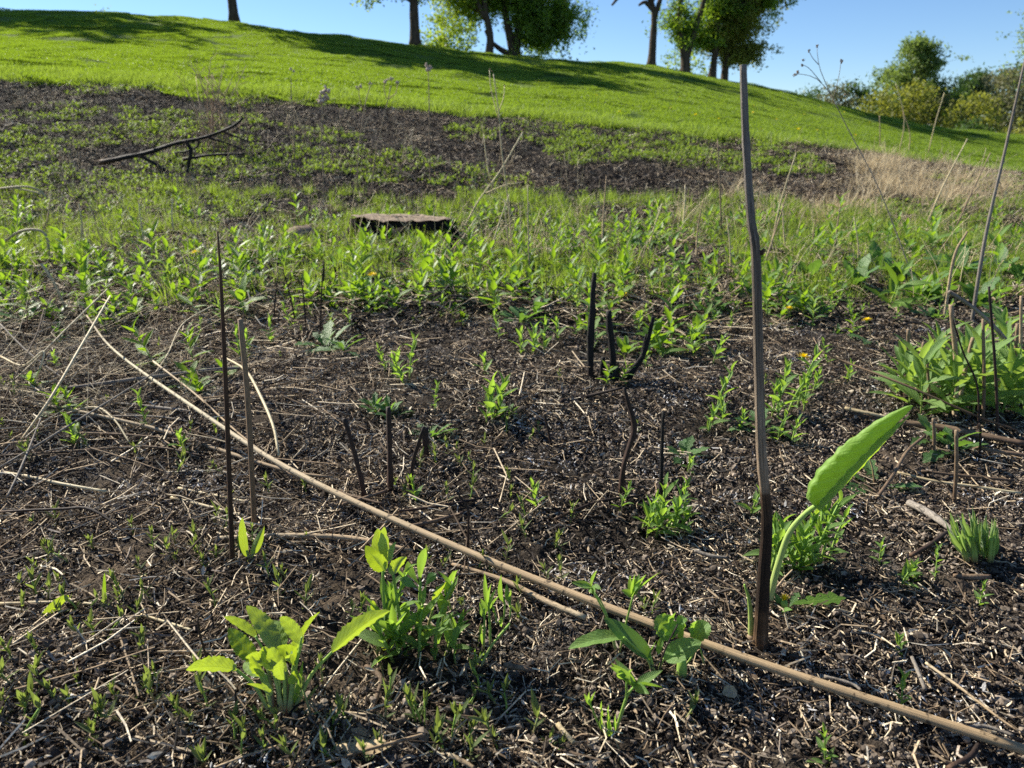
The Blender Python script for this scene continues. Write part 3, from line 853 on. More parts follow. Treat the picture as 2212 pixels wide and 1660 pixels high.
def sp_seedling(seed):
    g = np.random.default_rng(seed); h = g.uniform(0.016, 0.036); lx, ly = g.normal(size=2) * 0.006
    parts = [('stem', stem_mesh([(0, 0, -0.008), (lx * .3, ly * .3, h * .5), (lx, ly, h)], 0.0011, 0.0008, M['redstem'] if seed % 2 else M['greenstem']), pm(0, 0, 0))]
    az = g.uniform(0, 6.28)
    for w, (t, el, L, c) in enumerate(((0.35, 0.5, 0.5, 2), (0.7, 0.85, 0.75, 2), (0.98, 1.15, 0.85, 2), (1.0, 1.35, 0.65, 2))):
        for q in range(c):
            a = az + w * 1.57 + q * 3.14 + g.normal() * 0.25
            LL = L * g.uniform(0.016, 0.027)
            parts.append(('leaf', LS['seedling'][g.integers(5)], pm(lx * t, ly * t, h * t) @ rot(a, el + g.normal() * .12) @ Matrix.Scale(LL, 4)))
    return parts

def sp_weed(seed, kind='weed', hmin=0.03, hmax=0.09, Lmin=0.045, Lmax=0.085, n=8, el0=0.25, el1=1.1):
    g = np.random.default_rng(seed); h = g.uniform(hmin, hmax); lx, ly = g.normal(size=2) * 0.012
    parts = [('stem', stem_mesh([(0, 0, -0.01), (lx * .3, ly * .3, h * .5), (lx, ly, h)], 0.0022, 0.0012, M['greenstem']), pm(0, 0, 0))]
    az = g.uniform(0, 6.28)
    for i in range(n):
        t = 0.15 + 0.85 * i / (n - 1)
        a = az + i * 2.4 + g.normal() * 0.2
        el = el0 + (el1 - el0) * t + g.normal() * 0.15
        LL = g.uniform(Lmin, Lmax) * (1.0 - 0.35 * t * t)
        parts.append(('leaf', LS[kind][g.integers(len(LS[kind]))], pm(lx * t, ly * t, h * t) @ rot(a, el) @ Matrix.Scale(LL, 4)))
    return parts

def sp_dandelion(seed, flowers=1):
    g = np.random.default_rng(seed); parts = []
    for i in range(7):
        parts.append(('leaf', LS['toothed'][g.integers(5)], rot(i * 0.9 + g.normal() * .2, g.uniform(0.12, 0.55)) @ Matrix.Scale(g.uniform(0.06, 0.10), 4)))
    for q in range(flowers):
        h = g.uniform(0.05, 0.085); lx, ly = g.normal(size=2) * 0.02
        parts.append(('flower_stalk', stem_mesh([(0, 0, 0), (lx * .4, ly * .4, h * .6), (lx, ly, h)], 0.0016, 0.0014, M['redstem'], name='flower_stalk'), pm(0, 0, 0)))
        mb = MB()
        for ring, (n, el, L) in enumerate(((18, 0.15, 0.021), (16, 0.5, 0.018), (12, 1.0, 0.013))):
            for i in range(n):
                lf = leaf(L, L * 0.30, 'strap', 2, 1, 0.2, 0.0)
                mb.merge(lf, rot(6.283 * i / n + ring * .2 + g.normal() * .05, el + g.normal() * .08))
        parts.append(('>flower_head', mb.mesh('flower_head', M['petal']), pm(lx, ly, h) @ rot(g.uniform(0, 6), 0.25)))
        cal = tube(MB(), [(0, 0, -0.010), (0, 0, -0.005), (0, 0, 0.001)], [0.002, 0.0045, 0.0048], 7).mesh('calyx', M['greenstem'])
        parts.append(('>calyx', cal, pm(lx, ly, h)))
    return parts

LS['dark'] = leafset(12, 5, M['weed_dark'], L=1, Wd=0.46, shape='ovate', nL=7, nW=4, curl=(0.2, 1.1), fold=(0.1, 0.5), wave=0.05, wf=2.0, serr=0.06, twist=(-.4, .4))
SPECIES = {
 'seedling': [sp_seedling(i) for i in range(9)],
 'weed': [sp_weed(20 + i) for i in range(6)],
 'lance': [sp_weed(40 + i, 'lance', 0.08, 0.17, 0.06, 0.10, 11, 0.15, 1.0) for i in range(6)],
 'rosette': [sp_weed(60 + i, 'toothed', 0.015, 0.03, 0.07, 0.11, 9, 0.4, 1.0) for i in range(4)],
 'dock': [sp_weed(70 + i, 'dock', 0.02, 0.04, 0.15, 0.24, 9, 0.5, 1.2) for i in range(3)],
 'shoot': [sp_weed(80 + i, 'shoot', 0.04, 0.09, 0.025, 0.045, 9, 0.45, 1.25) for i in range(6)],
 'clump': [sp_weed(90 + i, 'clump', 0.09, 0.16, 0.09, 0.15, 11, 0.35, 1.2) for i in range(4)],
 'fine': [sp_weed(120 + i, 'clump', 0.04, 0.10, 0.035, 0.065, 13, 0.2, 1.2) for i in range(4)],
 'dark': [sp_weed(130 + i, 'dark', 0.03, 0.07, 0.05, 0.09, 8, 0.3, 1.1) for i in range(4)],
 'dandelion': [sp_dandelion(100 + i, 1) for i in range(3)] + [sp_dandelion(110, 2)],
}
def plant(kind, name, loc, rz, s, label, cat, group=None, var=None, tilt=(0, 0)):
    sp = SPECIES[kind]
    parts = sp[random.randrange(len(sp)) if var is None else var % len(sp)]
    r = empty(name, loc, rz)
    r.rotation_euler = (tilt[0], tilt[1], rz)
    r.scale = (s, s, s)
    for nm, me, mx in parts:
        o = bpy.data.objects.new(nm.lstrip('>'), me); COL.objects.link(o)
        o.parent = last if nm[0] == '>' else r       # '>' marks a piece of the part before it (which sits at the root)
        o.matrix_local = mx
        if nm[0] != '>': last = o
    return tag(r, label, cat, group)

def merged(parts, name):                   # one mesh of a whole plant, for scattering
    mb = MB(); mats = []
    for nm, me, mx in parts:
        if me.materials[0] not in mats: mats.append(me.materials[0])
        mi = mats.index(me.materials[0])
        V = np.empty(len(me.vertices) * 3); me.vertices.foreach_get('co', V)
        uv = np.empty(len(me.loops) * 2); me.uv_layers[0].data.foreach_get('uv', uv); uv = uv.reshape(-1, 2)
        V = np.c_[V.reshape(-1, 3), np.ones(len(me.vertices))] @ np.array(mx)[:3].T
        mb.add(V, [list(p.vertices) for p in me.polygons], [[tuple(uv[i]) for i in p.loop_indices] for p in me.polygons], mi)
    return mb.mesh(name, mats)
# ------------------------------------------------------------------ things measured on the photograph
def kpx(p): return (p[1] * CP - (p[2] - CAMH) * SP) / PF       # metres per picture unit at a place

ITEMS = []                                   # (root, u, v) for the labels of look-alikes
def rooted(mb, base):
    return mb.xf(Matrix.Translation(-Vector(base)))

def up_stem(name, label, cat, pts, w, mat, sides=7, n=14, rough=0.04, group=None, seed=1, sink=0.02, part=None):
    """A standing stem: the first (u, v) is its foot on the ground, the rest hang dy further back."""
    b = hit(pts[0][0], pts[0][1]); b.z = zg1(b.x, b.y)
    P = [b + Vector((0, 0, -sink))] + [at_y(q[0], q[1], b.y + (q[2] if len(q) > 2 else 0)) for q in pts[1:]]
    P = spline(P, n)
    ww = np.interp(np.linspace(0, 1, n), np.linspace(0, 1, len(w)), w)
    r = np.array([ww[i] / 2 * kpx(P[i]) for i in range(n)])
    mb = tube(MB(), P, r, sides, rough, seed)
    o = rooted(mb, b).build(name, mat); o.location = b
    return tag(o, label, cat, group), b, P

def flat_stem(name, label, cat, pts, w, mat, sides=7, n=24, rough=0.05, group=None, seed=1):
    """A lying stem: (u, v, height over ground) along it."""
    P = []
    for q in pts:
        h = q[2] if len(q) > 2 else 0.008
        P.append(hit(q[0], q[1], h))
    P = spline(P, n)
    P[:, 2] = np.maximum(P[:, 2], np.array([zg1(a[0], a[1]) for a in P]) + 0.001)
    ww = np.interp(np.linspace(0, 1, n), np.linspace(0, 1, len(w)), w)
    r = np.array([ww[i] / 2 * kpx(P[i]) for i in range(n)])
    b = Vector(P[0])
    o = rooted(tube(MB(), P, r, sides, rough, seed), b).build(name, mat); o.location = b
    return tag(o, label, cat, group), P

class Hero:
    def __init__(s, name, label, cat, u, v, group=None):
        s.b = hit(u, v); s.b.z = zg1(s.b.x, s.b.y)
        s.o = tag(empty(name, s.b), label, cat, group); s.k = kpx(s.b)
    def p(s, q): return at_y(q[0], q[1], s.b.y + (q[2] if len(q) > 2 else 0)) - s.b
    def stem(s, pts, w0, w1, mat='greenstem', name='stem', n=10, sides=7, rough=0.0):
        P = spline([s.p(q) for q in pts], n)
        return tube(MB(), P, np.linspace(w0, w1, n) / 2 * s.k, sides, rough).build(name, M[mat], s.o)
    def leaf(s, a, b, w, mat='shoot', up=(0, -0.6, 0.8), shape='ovate', name='leaf', nL=12, nW=6, **kw):
        A, B = s.p(a), s.p(b)
        L = (B - A).length
        kw.setdefault('curl', 0.4); kw.setdefault('fold', 0.3)
        lf = leaf(L, w * s.k * (1.12 if shape == 'ovate' else 1.05), shape, nL, nW, **kw)
        o = lf.mesh(name, M[mat])
        return link(name, o, s.o, aim(A, B, lf.tip, up))

LIT = (-0.25, -0.45, 0.85); BACK = (-0.45, 0.80, 0.22); SIDE = (-0.78, 0.52, 0.15)

# --- the tall stalk and its green stub
def tall_stalk():
    b = hit(1641, 1393); b.z = zg1(b.x, b.y)
    t = empty('dead_stalk', b)
    tag(t, 'tall weathered grey-brown dead stalk standing upright, charred near its foot', 'stalk')
    key = [(1641, 1410, 0), (1650, 1240, 0), (1656, 1120, 0), (1645, 985, 0), (1640, 840, 0), (1633, 560, 0), (1622, 470, 0), (1611, 300, 0), (1605, 140, 0)]
    P = spline([at_y(u, v, b.y) - b for u, v, _ in key], 70)
    n = len(P)
    w = np.interp(np.linspace(0, 1, n), [0, 0.05, 0.2, 0.33, 0.36, 0.5, 0.66, 0.8, 1], [33, 29, 24, 20.5, 21.5, 20, 18.5, 16.5, 14.5])
    for c_, amp in ((0.345, 1.12), (0.665, 1.15), (0.865, 1.10)):                        # nodes
        w = w * (1 + (amp - 1) * np.exp(-((np.linspace(0, 1, n) - c_) / 0.008) ** 2))
    mb = MB(); tube(mb, P, w / 2 * kpx(b) * np.interp(np.arange(n), [0, n - 1], [1, 0.78]), 24, 0.022, 3, ridge=2.6)
    mb.build('stalk', M['tall'], t)
    for (u, v, s_) in ((1634, 552, 1), (1650, 1000, -1)):               # snapped side-branch nubs
        q = at_y(u, v, b.y) - b
        tube(MB(), [q, q + Vector((0.005 * s_, -0.002, 0.003)), q + Vector((0.008 * s_, -0.003, 0.008))], [0.003, 0.003, 0.0015], 7, 0.1).build('branch_scar', M['darkstem'], t)
    return b
b_tall = tall_stalk()
H = Hero('cut_stalk', 'pale green curved cut stem right beside the tall dead stalk', 'stem', 1620, 1378)
H.stem([(1622, 1384), (1622, 1340), (1618, 1295), (1608, 1263)], 15, 4, 'petiole', 'stem', 14, 9)
H.stem([(1621, 1392, -0.004), (1622, 1374, -0.004)], 18, 17, 'brownstem', 'sheath', 4)

# --- the furled leaf
H = Hero('furled_leaf_plant', 'large furled bright green leaf on a curved hairy stalk', 'plant', 1661, 1312)
H.stem([(1660, 1322), (1668, 1270), (1684, 1210), (1706, 1150), (1740, 1110), (1770, 1088), (1786, 1072)], 16, 9, 'petiole', 'leaf_stalk', 26, 10)
def furled():
    """A blade rolled lengthwise into a pouch, its seam turned to the lower right."""
    A, B = H.p((1758, 1092, 0.0)), H.p((1972, 877, -0.03))
    ax = (B - A); L = ax.length; ax.normalize()
    up = Vector((-0.72, -0.05, 0.69)); up = (up - ax * up.dot(ax)).normalized(); sd = ax.cross(up)
    nL, nR = 46, 22; g = np.random.default_rng(4)
    V = []; F = []; UV = []
    for i in range(nL + 1):
        t = i / nL
        r = 25 * H.k * (np.sin(np.pi * min(1, t) ** 0.60) ** 0.55 if 0 < t < 1 else 0.05)
        bow = up * (0.030 * math.sin(math.pi * t) * L) + up * r * 0.72
        for j in range(nR + 1):
            s_ = j / nR
            th = math.pi * (1.32 - 1.78 * s_)                 # open roll
            rr = r * (1.0 + 0.10 * (s_ > 0.92)) * (1 + 0.06 * math.sin(58 * t + 4 * abs(s_ - 0.5)) * math.sin(math.pi * s_) + 0.26 * (float(vnoise(np.array([t * 21]), np.array([s_ * 9]), 3)[0]) - 0.5))
            c = A + ax * (L * t) + bow + up * (math.sin(th) * rr * 0.98) + sd * (math.cos(th) * rr * 0.62)
            if j in (0, nR): c = c + up * (0.10 * r * math.sin(60 * t))
            V.append(c)
    for i in range(nL):
        for j in range(nR):
            a = i * (nR + 1) + j
            F.append((a, a + 1, a + nR + 2, a + nR + 1))
            q = lambda i_, j_: (j_ / nR, i_ / nL)
            UV.append((q(i, j), q(i, j + 1), q(i + 1, j + 1), q(i + 1, j)))
    MB().add(V, F, UV).build('leaf_blade', M['dock'], H.o)
furled()
H.leaf((1762, 1112, -0.01), (1968, 896, -0.036), 34, 'dock', (-0.35, 0.9, -0.1), 'lance', 'rolled_edge', 26, 6, curl=0.15, fold=0.35, serr=0.10, wave=0.03, wf=6.0, seed=9)
# midrib continuing the stalk
H.stem([(1770, 1088, -0.002), (1840, 1010, -0.004), (1910, 940, -0.01), (1968, 882, -0.02)], 9, 3, 'petiole', 'midrib', 16, 6)

# --- broad rosette lower left
def c1(x, y, d=0.0): return (380 + x * 0.2344, 1267 + y * 0.2344, d)
H = Hero('leafy_rosette', 'leafy rosette with backlit yellow-green crinkled leaves at lower left', 'plant', 617, 1540)
kw = dict(serr=0.07, wave=0.03, wf=4.5, bump=0.016, nL=22, nW=8, mat='rosette')
H.leaf(c1(560, 770, 0.01), c1(95, 770, -0.02), 48, up=(-0.3, 0.9, 0.05), curl=0.75, fold=0.45, seed=1, **kw)
H.leaf(c1(740, 690), c1(485, 385, 0.02), 46, up=(-0.1, -0.6, 0.8), curl=0.2, fold=0.50, seed=2, **kw)
H.leaf(c1(930, 600, 0.03), c1(650, 180, 0.06), 52, up=BACK, curl=0.7, fold=0.55, seed=3, **kw)
H.leaf(c1(740, 470, 0.05), c1(445, 280, 0.05), 30, up=BACK, curl=0.5, fold=0.60, seed=4, **kw)
H.leaf(c1(990, 570, 0.06), c1(890, 315, 0.09), 50, up=(0.1, -0.6, 0.8), curl=0.4, fold=0.45, seed=5, **kw)
H.leaf(c1(1160, 540, 0.03), c1(965, 280, 0.03), 40, up=BACK, curl=0.5, fold=0.65, seed=6, **kw)
H.leaf(c1(1160, 480, 0.05), c1(1330, 235, 0.05), 28, up=SIDE, curl=0.3, fold=0.65, seed=7, **kw)
H.leaf(c1(935, 790, 0.0), c1(645, 650, -0.02), 40, up=(-0.3, 0.9, 0.1), curl=0.9, fold=0.50, seed=8, **kw)
H.leaf(c1(1020, 780, -0.01), c1(870, 570, -0.01), 42, up=SIDE, curl=0.8, fold=0.75, seed=9, **kw)
H.leaf(c1(1120, 690, 0.02), c1(930, 560, 0.0), 40, up=(0.1, -0.5, 0.85), curl=0.6, fold=0.35, seed=10, **kw)
H.leaf(c1(1050, 690, 0.0), c1(1075, 620, -0.02), 22, up=SIDE, curl=0.5, fold=0.65, seed=15, **kw)
H.leaf(c1(1075, 1090, 0.0), c1(1170, 690, 0.0), 17, up=(0.5, -0.6, 0.5), shape='lance', curl=0.1, fold=0.85, seed=11, mat='shoot')
H.leaf(c1(1440, 610, 0.0), c1(1975, 225, -0.02), 50, up=(-0.35, 0.88, 0.0), curl=0.55, fold=0.50, seed=12, **kw)
H.leaf(c1(780, 830, 0.02), c1(630, 700, 0.05), 34, up=(0, -0.5, 0.85), curl=0.3, fold=0.45, seed=13, **kw)
H.leaf(c1(860, 970, -0.02), c1(650, 900, -0.03), 11, up=BACK, shape='lance', curl=0.5, fold=0.55, seed=14, mat='rosette')
H.leaf(c1(905, 760, 0.0), c1(800, 560, 0.0), 38, up=SIDE, curl=0.5, fold=0.55, seed=16, **kw)
H.leaf(c1(1090, 700, 0.04), c1(1130, 470, 0.05), 36, up=BACK, curl=0.4, fold=0.6, seed=17, **kw)
H.leaf(c1(830, 820, -0.02), c1(700, 640, -0.03), 34, up=LIT, curl=0.5, fold=0.5, seed=18, **kw)
H.leaf(c1(1000, 860, -0.03), c1(960, 690, -0.04), 34, up=SIDE, curl=0.6, fold=0.6, seed=19, **kw)
H.leaf(c1(880, 1010, -0.03), c1(800, 880, -0.03), 20, up=BACK, curl=0.4, fold=0.5, seed=20, **kw)
H.leaf(c1(1060, 900, -0.02), c1(1110, 760, -0.02), 24, up=(0.4, -0.5, 0.7), curl=0.4, fold=0.5, seed=21, **kw)
for a, b_, w in (((870, 1135), (560, 770), 8), ((890, 1130), (735, 680), 8), ((960, 1110), (925, 590), 8), ((990, 1100), (735, 460), 6), ((1010, 1120), (985, 560), 7),
                 ((1040, 1120), (1158, 530), 8), ((1060, 1110), (1160, 470), 6), ((975, 1110), (932, 780), 8), ((1030, 1120), (1018, 770), 9), ((1060, 1100), (1118, 680), 8),
                 ((1080, 1130), (1445, 600), 8), ((880, 1140), (775, 820), 7), ((920, 1120), (855, 960), 5), ((1035, 1150), (1020, 900), 12), ((900, 1140), (850, 760), 9), ((960, 1130), (905, 755), 9), ((1050, 1120), (1088, 695), 8), ((900, 1135), (828, 815), 8), ((1000, 1130), (998, 850), 8)):
    mx, my = (a[0] * 0.55 + b_[0] * 0.45), (a[1] * 0.42 + b_[1] * 0.58)
    H.stem([c1(a[0], a[1] + 40, -0.005), c1(mx, my, 0.01), c1(*b_, 0.01)], w * 1.3, w * 0.75, 'petiole' if w < 9 else 'redstem', 'leaf_stalk', 9, 6)

# --- stemmed plants in the middle foreground
def c8(x, y, d=0.0): return (731.5 + x * 0.3385, 1097.9 + y * 0.3385, d)
H = Hero('broadleaf_plant', 'upright plant with two leafy heads standing right of the rosette', 'plant', *c8(390, 880)[:2])
H.stem([c8(315, 880), c8(290, 600), c8(283, 400)], 8, 6, 'greenstem')
H.stem([c8(410, 820), c8(375, 600), c8(350, 430)], 7, 6, 'greenstem')
for i, (a, b_, w, up) in enumerate((((290, 410, .01), (250, 130, .03), 40, BACK), ((285, 400, 0), (172, 240, 0), 36, LIT), ((325, 340, .02), (290, 120, .03), 38, SIDE),
                                    ((345, 430, -.01), (425, 310, -.02), 38, BACK), ((335, 340, .01), (365, 215, .02), 26, SIDE), ((300, 400, -.01), (215, 300, -.03), 34, LIT),
                                    ((260, 700, 0), (215, 590, .0), 22, SIDE), ((320, 910, -.01), (215, 850, -.02), 24, BACK), ((400, 860, -.01), (370, 840, -.04), 22, LIT))):
    H.leaf(c8(*a), c8(*b_), w, 'rosette', up, 'ovate', serr=0.05, wave=0.03, curl=0.5, fold=0.35, seed=30 + i)
H = Hero('spoonleaf_plant', 'plant with smooth bluish spoon-shaped leaves beside the two leafy heads', 'plant', *c8(545, 850)[:2])
H.stem([c8(530, 860), c8(515, 700), c8(522, 470)], 9, 6, 'greenstem')
H.stem([c8(550, 870), c8(575, 740), c8(600, 650)], 8, 5, 'redstem')
H.stem([c8(655, 800), c8(670, 650), c8(690, 520)], 4, 3, 'greenstem')
for i, (a, b_, w, up, m_) in enumerate((((515, 500, 0), (552, 255, .02), 22, BACK, 'shoot'), ((515, 490, 0), (440, 340, .02), 26, SIDE, 'shoot'), ((505, 510, -.01), (390, 455, -.02), 21, LIT, 'weed_dark'),
                                        ((550, 500, 0), (622, 415, .01), 21, LIT, 'weed_dark'), ((592, 670, 0), (690, 465, .0), 36, SIDE, 'rosette'), ((680, 560, 0), (733, 400, .01), 13, BACK, 'shoot'),
                                        ((590, 705, -.01), (682, 682, -.02), 9, LIT, 'shoot'), ((440, 760, 0), (420, 600, 0), 22, BACK, 'shoot'), ((520, 690, -.01), (545, 610, -.02), 16, LIT, 'weed_dark'),
                                        ((470, 790, 0), (430, 650, -.01), 24, SIDE, 'weed_dark'), ((640, 870, 0), (665, 730, 0), 20, SIDE, 'shoot'))):
    H.leaf(c8(*a), c8(*b_), w, m_, up, 'spoon' if w > 20 else 'lance', curl=0.3, fold=0.3, seed=50 + i)
H = Hero('narrowleaf_shoots', 'tuft of upright narrow-leaved pale green shoots near the long fallen stalk', 'plant', *c8(950, 930)[:2])
H.stem([c8(925, 900), c8(930, 760), c8(928, 640)], 5, 4, 'greenstem'); H.stem([c8(968, 880), c8(965, 740), c8(955, 600)], 6, 4, 'greenstem')
H.stem([c8(908, 1010, -.02), c8(975, 880, -.01), c8(1092, 738, 0)], 6, 5, 'petiole'); H.stem([c8(1050, 720), c8(1060, 640), c8(1055, 580)], 4, 4, 'greenstem')
H.stem([c8(1090, 710), c8(1098, 640), c8(1088, 560)], 4, 3, 'greenstem'); H.stem([c8(1010, 740), c8(1000, 680), c8(990, 640)], 4, 3, 'greenstem')
for i, (a, b_, w) in enumerate((((955, 640), (932, 412), 12), ((958, 620), (975, 480), 12), ((962, 640), (1005, 515), 12), ((950, 660), (905, 575), 11), ((965, 650), (1025, 560), 12), ((930, 700), (900, 600), 12),
                                ((935, 690), (965, 590), 11), ((1052, 600), (1038, 425), 19), ((1086, 600), (1072, 480), 12), ((1095, 640), (1100, 520), 9), ((892, 1000), (868, 885), 10), ((905, 1005), (915, 885), 9),
                                ((915, 1000), (935, 900), 8), ((925, 880), (915, 730), 9), ((1000, 680), (985, 600), 8), ((1040, 760), (1038, 690), 10))):
    H.leaf(c8(*a), c8(*b_, rng.normal() * .01), w, 'shoot', (BACK, SIDE, LIT)[i % 3], 'lance', nL=8, nW=4, curl=0.2, fold=0.6, seed=70 + i)
H = Hero('spoonleaf_seedling', 'small seedling with one oval grey-green leaf left of the narrow-leaved tuft', 'plant', *c8(740, 990)[:2])
H.stem([c8(745, 1000), c8(738, 920), c8(738, 840)], 4, 3, 'greenstem')
H.leaf(c8(735, 850), c8(775, 755), 20, 'weed_dark', LIT, 'oblong', seed=91); H.leaf(c8(740, 940), c8(765, 880), 9, 'shoot', SIDE, 'lance', seed=92); H.leaf(c8(738, 900), c8(705, 820), 9, 'shoot', BACK, 'lance', seed=93)

def c2(x, y, d=0.0): return (1209.6 + x * 0.4234, 1209.6 + y * 0.4235, d)
H = Hero('lobed_plant', 'sprawling plant of large smooth leaves and crinkled new leaves beside the long fallen stalk', 'plant', *c2(490, 560)[:2])
H.leaf(c2(330, 395, .01), c2(42, 455, -.01), 46, 'shoot', (-0.35, -0.15, 0.92), 'ovate', serr=.03, wave=.03, curl=0.5, fold=0.45, seed=1, nL=16)
H.leaf(c2(465, 500, 0), c2(222, 296, .02), 46, 'weed_dark', (0.25, -0.62, 0.74), 'ovate', curl=0.25, fold=0.25, seed=2, nL=14)
H.leaf(c2(530, 505, -.01), c2(722, 418, -.01), 52, 'shoot', (-0.2, -0.5, 0.85), 'ovate', serr=.03, curl=0.35, fold=0.2, seed=3, nL=14)
for i, (a, b_, w, up) in enumerate((((575, 400), (495, 285), 50, LIT), ((580, 400), (590, 270), 46, SIDE), ((560, 400), (540, 330), 44, LIT), ((625, 410), (640, 305), 26, BACK), ((690, 410), (755, 318), 40, LIT), ((680, 400), (700, 310), 36, SIDE),
                                     ((600, 330), (640, 295), 20, LIT))):
    H.leaf(c2(*a, .01), c2(*b_, .02), w, 'shoot', up, 'oblong', serr=.08, wave=.10, wf=3.2, bump=.05, curl=0.6, fold=0.4, seed=10 + i)
H.stem([c2(618, 600, -.01), c2(622, 540, -.01), c2(615, 480, 0)], 24, 18, 'greenstem', 'shoot_base', 8, 10)
H.stem([c2(470, 570), c2(440, 500), c2(325, 395)], 6, 4, 'petiole', 'leaf_stalk'); H.stem([c2(480, 570), c2(470, 530), c2(460, 495)], 7, 6, 'petiole', 'leaf_stalk')
H.stem([c2(505, 570), c2(515, 530), c2(535, 500)], 6, 5, 'petiole', 'leaf_stalk'); H.stem([c2(640, 540), c2(680, 480), c2(690, 405)], 5, 4, 'greenstem', 'leaf_stalk'); H.stem([c2(735, 530), c2(720, 470), c2(700, 410)], 4, 3, 'greenstem', 'leaf_stalk')
H.stem([c2(500, 740, -.04), c2(515, 520, -.04), c2(600, 330, -.03)], 4, 3, 'charstem', 'dead_stem')
H.leaf(c2(455, 520), c2(495, 410), 16, 'weed_dark', SIDE, 'lance', seed=23); H.leaf(c2(500, 480), c2(535, 370), 14, 'shoot', LIT, 'lance', seed=24)
def whorl(H, c, ctr, tips, w, mat='shoot'):
    for i, (tx, ty, td) in enumerate(tips):
        H.leaf(c(*ctr), c(tx, ty, td), w, mat, (LIT, BACK, SIDE)[i % 3], 'lance', nL=8, nW=4, curl=0.25, fold=0.4, seed=200 + i)
H = Hero('whorled_shoot', 'pair of thin stems topped by star-like leaf whorls behind the fallen stalk', 'plant', *c2(290, 480)[:2])
H.stem([c2(290, 490), c2(255, 330), c2(165, 150)], 5, 4, 'petiole'); H.stem([c2(285, 480), c2(232, 260), c2(165, 150, .01)], 4, 3, 'petiole')
H.stem([c2(300, 490), c2(338, 320), c2(372, 188)], 5, 4, 'greenstem')
whorl(H, c2, (160, 140), ((58, 116, .0), (190, 53, .02), (210, 150, -.01), (105, 142, -.02), (180, 175, -.02)), 17)
whorl(H, c2, (374, 185), ((313, 155, 0), (358, 78, .02), (385, 70, .0), (405, 72, .01), (440, 75, -.01), (513, 63, .0), (400, 140, -.02)), 17)
H = Hero('forked_shoot', 'bright green forked shoot with long pointed leaves at the bottom centre', 'plant', *c2(260, 890)[:2])
H.stem([c2(285, 880), c2(310, 790), c2(345, 690), c2(388, 640)], 7, 5, 'greenstem'); H.stem([c2(300, 830), c2(335, 720), c2(340, 620)], 6, 4, 'greenstem')
H.stem([c2(210, 870), c2(185, 810), c2(155, 735)], 5, 4, 'greenstem')
whorl(H, c2, (385, 642), ((262, 528, .0), (280, 503, .03), (310, 540, .02), (524, 563, .01), (524, 652, -.01), (456, 684, -.02), (330, 600, -.02)), 20)
whorl(H, c2, (340, 610), ((255, 545, -.01), (290, 585, -.02), (370, 560, .02)), 15)
whorl(H, c2, (155, 740), ((122, 682, 0), (182, 670, .01), (150, 672, -.01), (140, 690, .01)), 9)
for a, b_, w in (((228, 885), (213, 772), 12), ((222, 800), (215, 715), 8), ((268, 890), (250, 735), 12), ((292, 875), (285, 785), 12), ((250, 890), (275, 770), 11), ((265, 895), (230, 890), 14)):
    H.leaf(c2(*a), c2(*b_, -.01), w, 'shoot', SIDE, 'lance', nL=8, nW=4, seed=240 + a[0])

# --- small plants near the twin stems
H = Hero('twin_leaf_shoot', 'young shoot with two upright backlit leaves between the twin thin stems', 'plant', 540, 1220)
H.leaf((535, 1205), (523, 1118, .01), 26, 'rosette', SIDE, 'ovate', curl=0.2, fold=0.5, seed=3); H.leaf((541, 1205), (571, 1137, .0), 20, 'rosette', (0.4, 0.5, 0.6), 'lance', curl=0.2, fold=0.5, seed=4)
H.leaf((533, 1200, .02), (512, 1155, .04), 14, 'weed_dark', LIT, 'lance', seed=5)
H.stem([(539, 1225), (537, 1205), (533, 1190)], 7, 5, 'petiole', 'leaf_stalk'); H.stem([(541, 1225), (544, 1205), (548, 1190)], 7, 4, 'petiole', 'leaf_stalk')
H = Hero('single_leaf', 'single bright curved leaf rising from the soil at far lower left', 'plant', 84, 1345)
H.leaf((86, 1346), (148, 1286, .01), 22, 'rosette', BACK, 'oblong', curl=0.5, fold=0.3, seed=6); H.stem([(84, 1350), (88, 1342)], 5, 5, 'petiole', 'leaf_stalk', 3)
H = Hero('grass_blade_shoot', 'single upright green blade among seedlings at lower left', 'plant', 228, 1318)
H.leaf((228, 1320), (226, 1238, .01), 12, 'weed', SIDE, 'strap', curl=0.1, fold=0.5, seed=7); H.leaf((230, 1318), (220, 1268, -.01), 6, 'seedling', BACK, 'lance', seed=8)

# --- silvery clump at right
H = Hero('silvery_clump', 'dense tuft of pale upright woolly shoots near the right edge', 'plant', 2113, 1206)
g = np.random.default_rng(12)
for i in range(58):
    a = g.uniform(-1, 1); q = g.uniform(-1, 1)
    bx, tx = 2113 + a * 34, 2104 + a * 56 + g.normal() * 6
    top = 1092 + 22 * abs(a) + 40 * max(0, q) + g.uniform(-8, 20) + (0 if a < 0 else 12)
    H.leaf((bx, 1204 + g.uniform(-10, 4), -0.02 * q), (tx, top, -0.035 * q + g.normal() * 0.006), g.uniform(9, 14), 'pale', (g.normal() * .5 - 0.2, -0.5 * q + g.normal() * 0.4, 0.3), 'lance', nL=6, nW=2, curl=g.uniform(-0.2, 0.3), fold=0.6, seed=i)
for i in range(9):
    a = g.uniform(-1, 1); H.stem([(2113 + a * 30, 1214, -0.02), (2111 + a * 36, 1180, -0.02), (2108 + a * 42, 1160, -0.02)], 7, 5, 'greenstem', 'stem', 5)

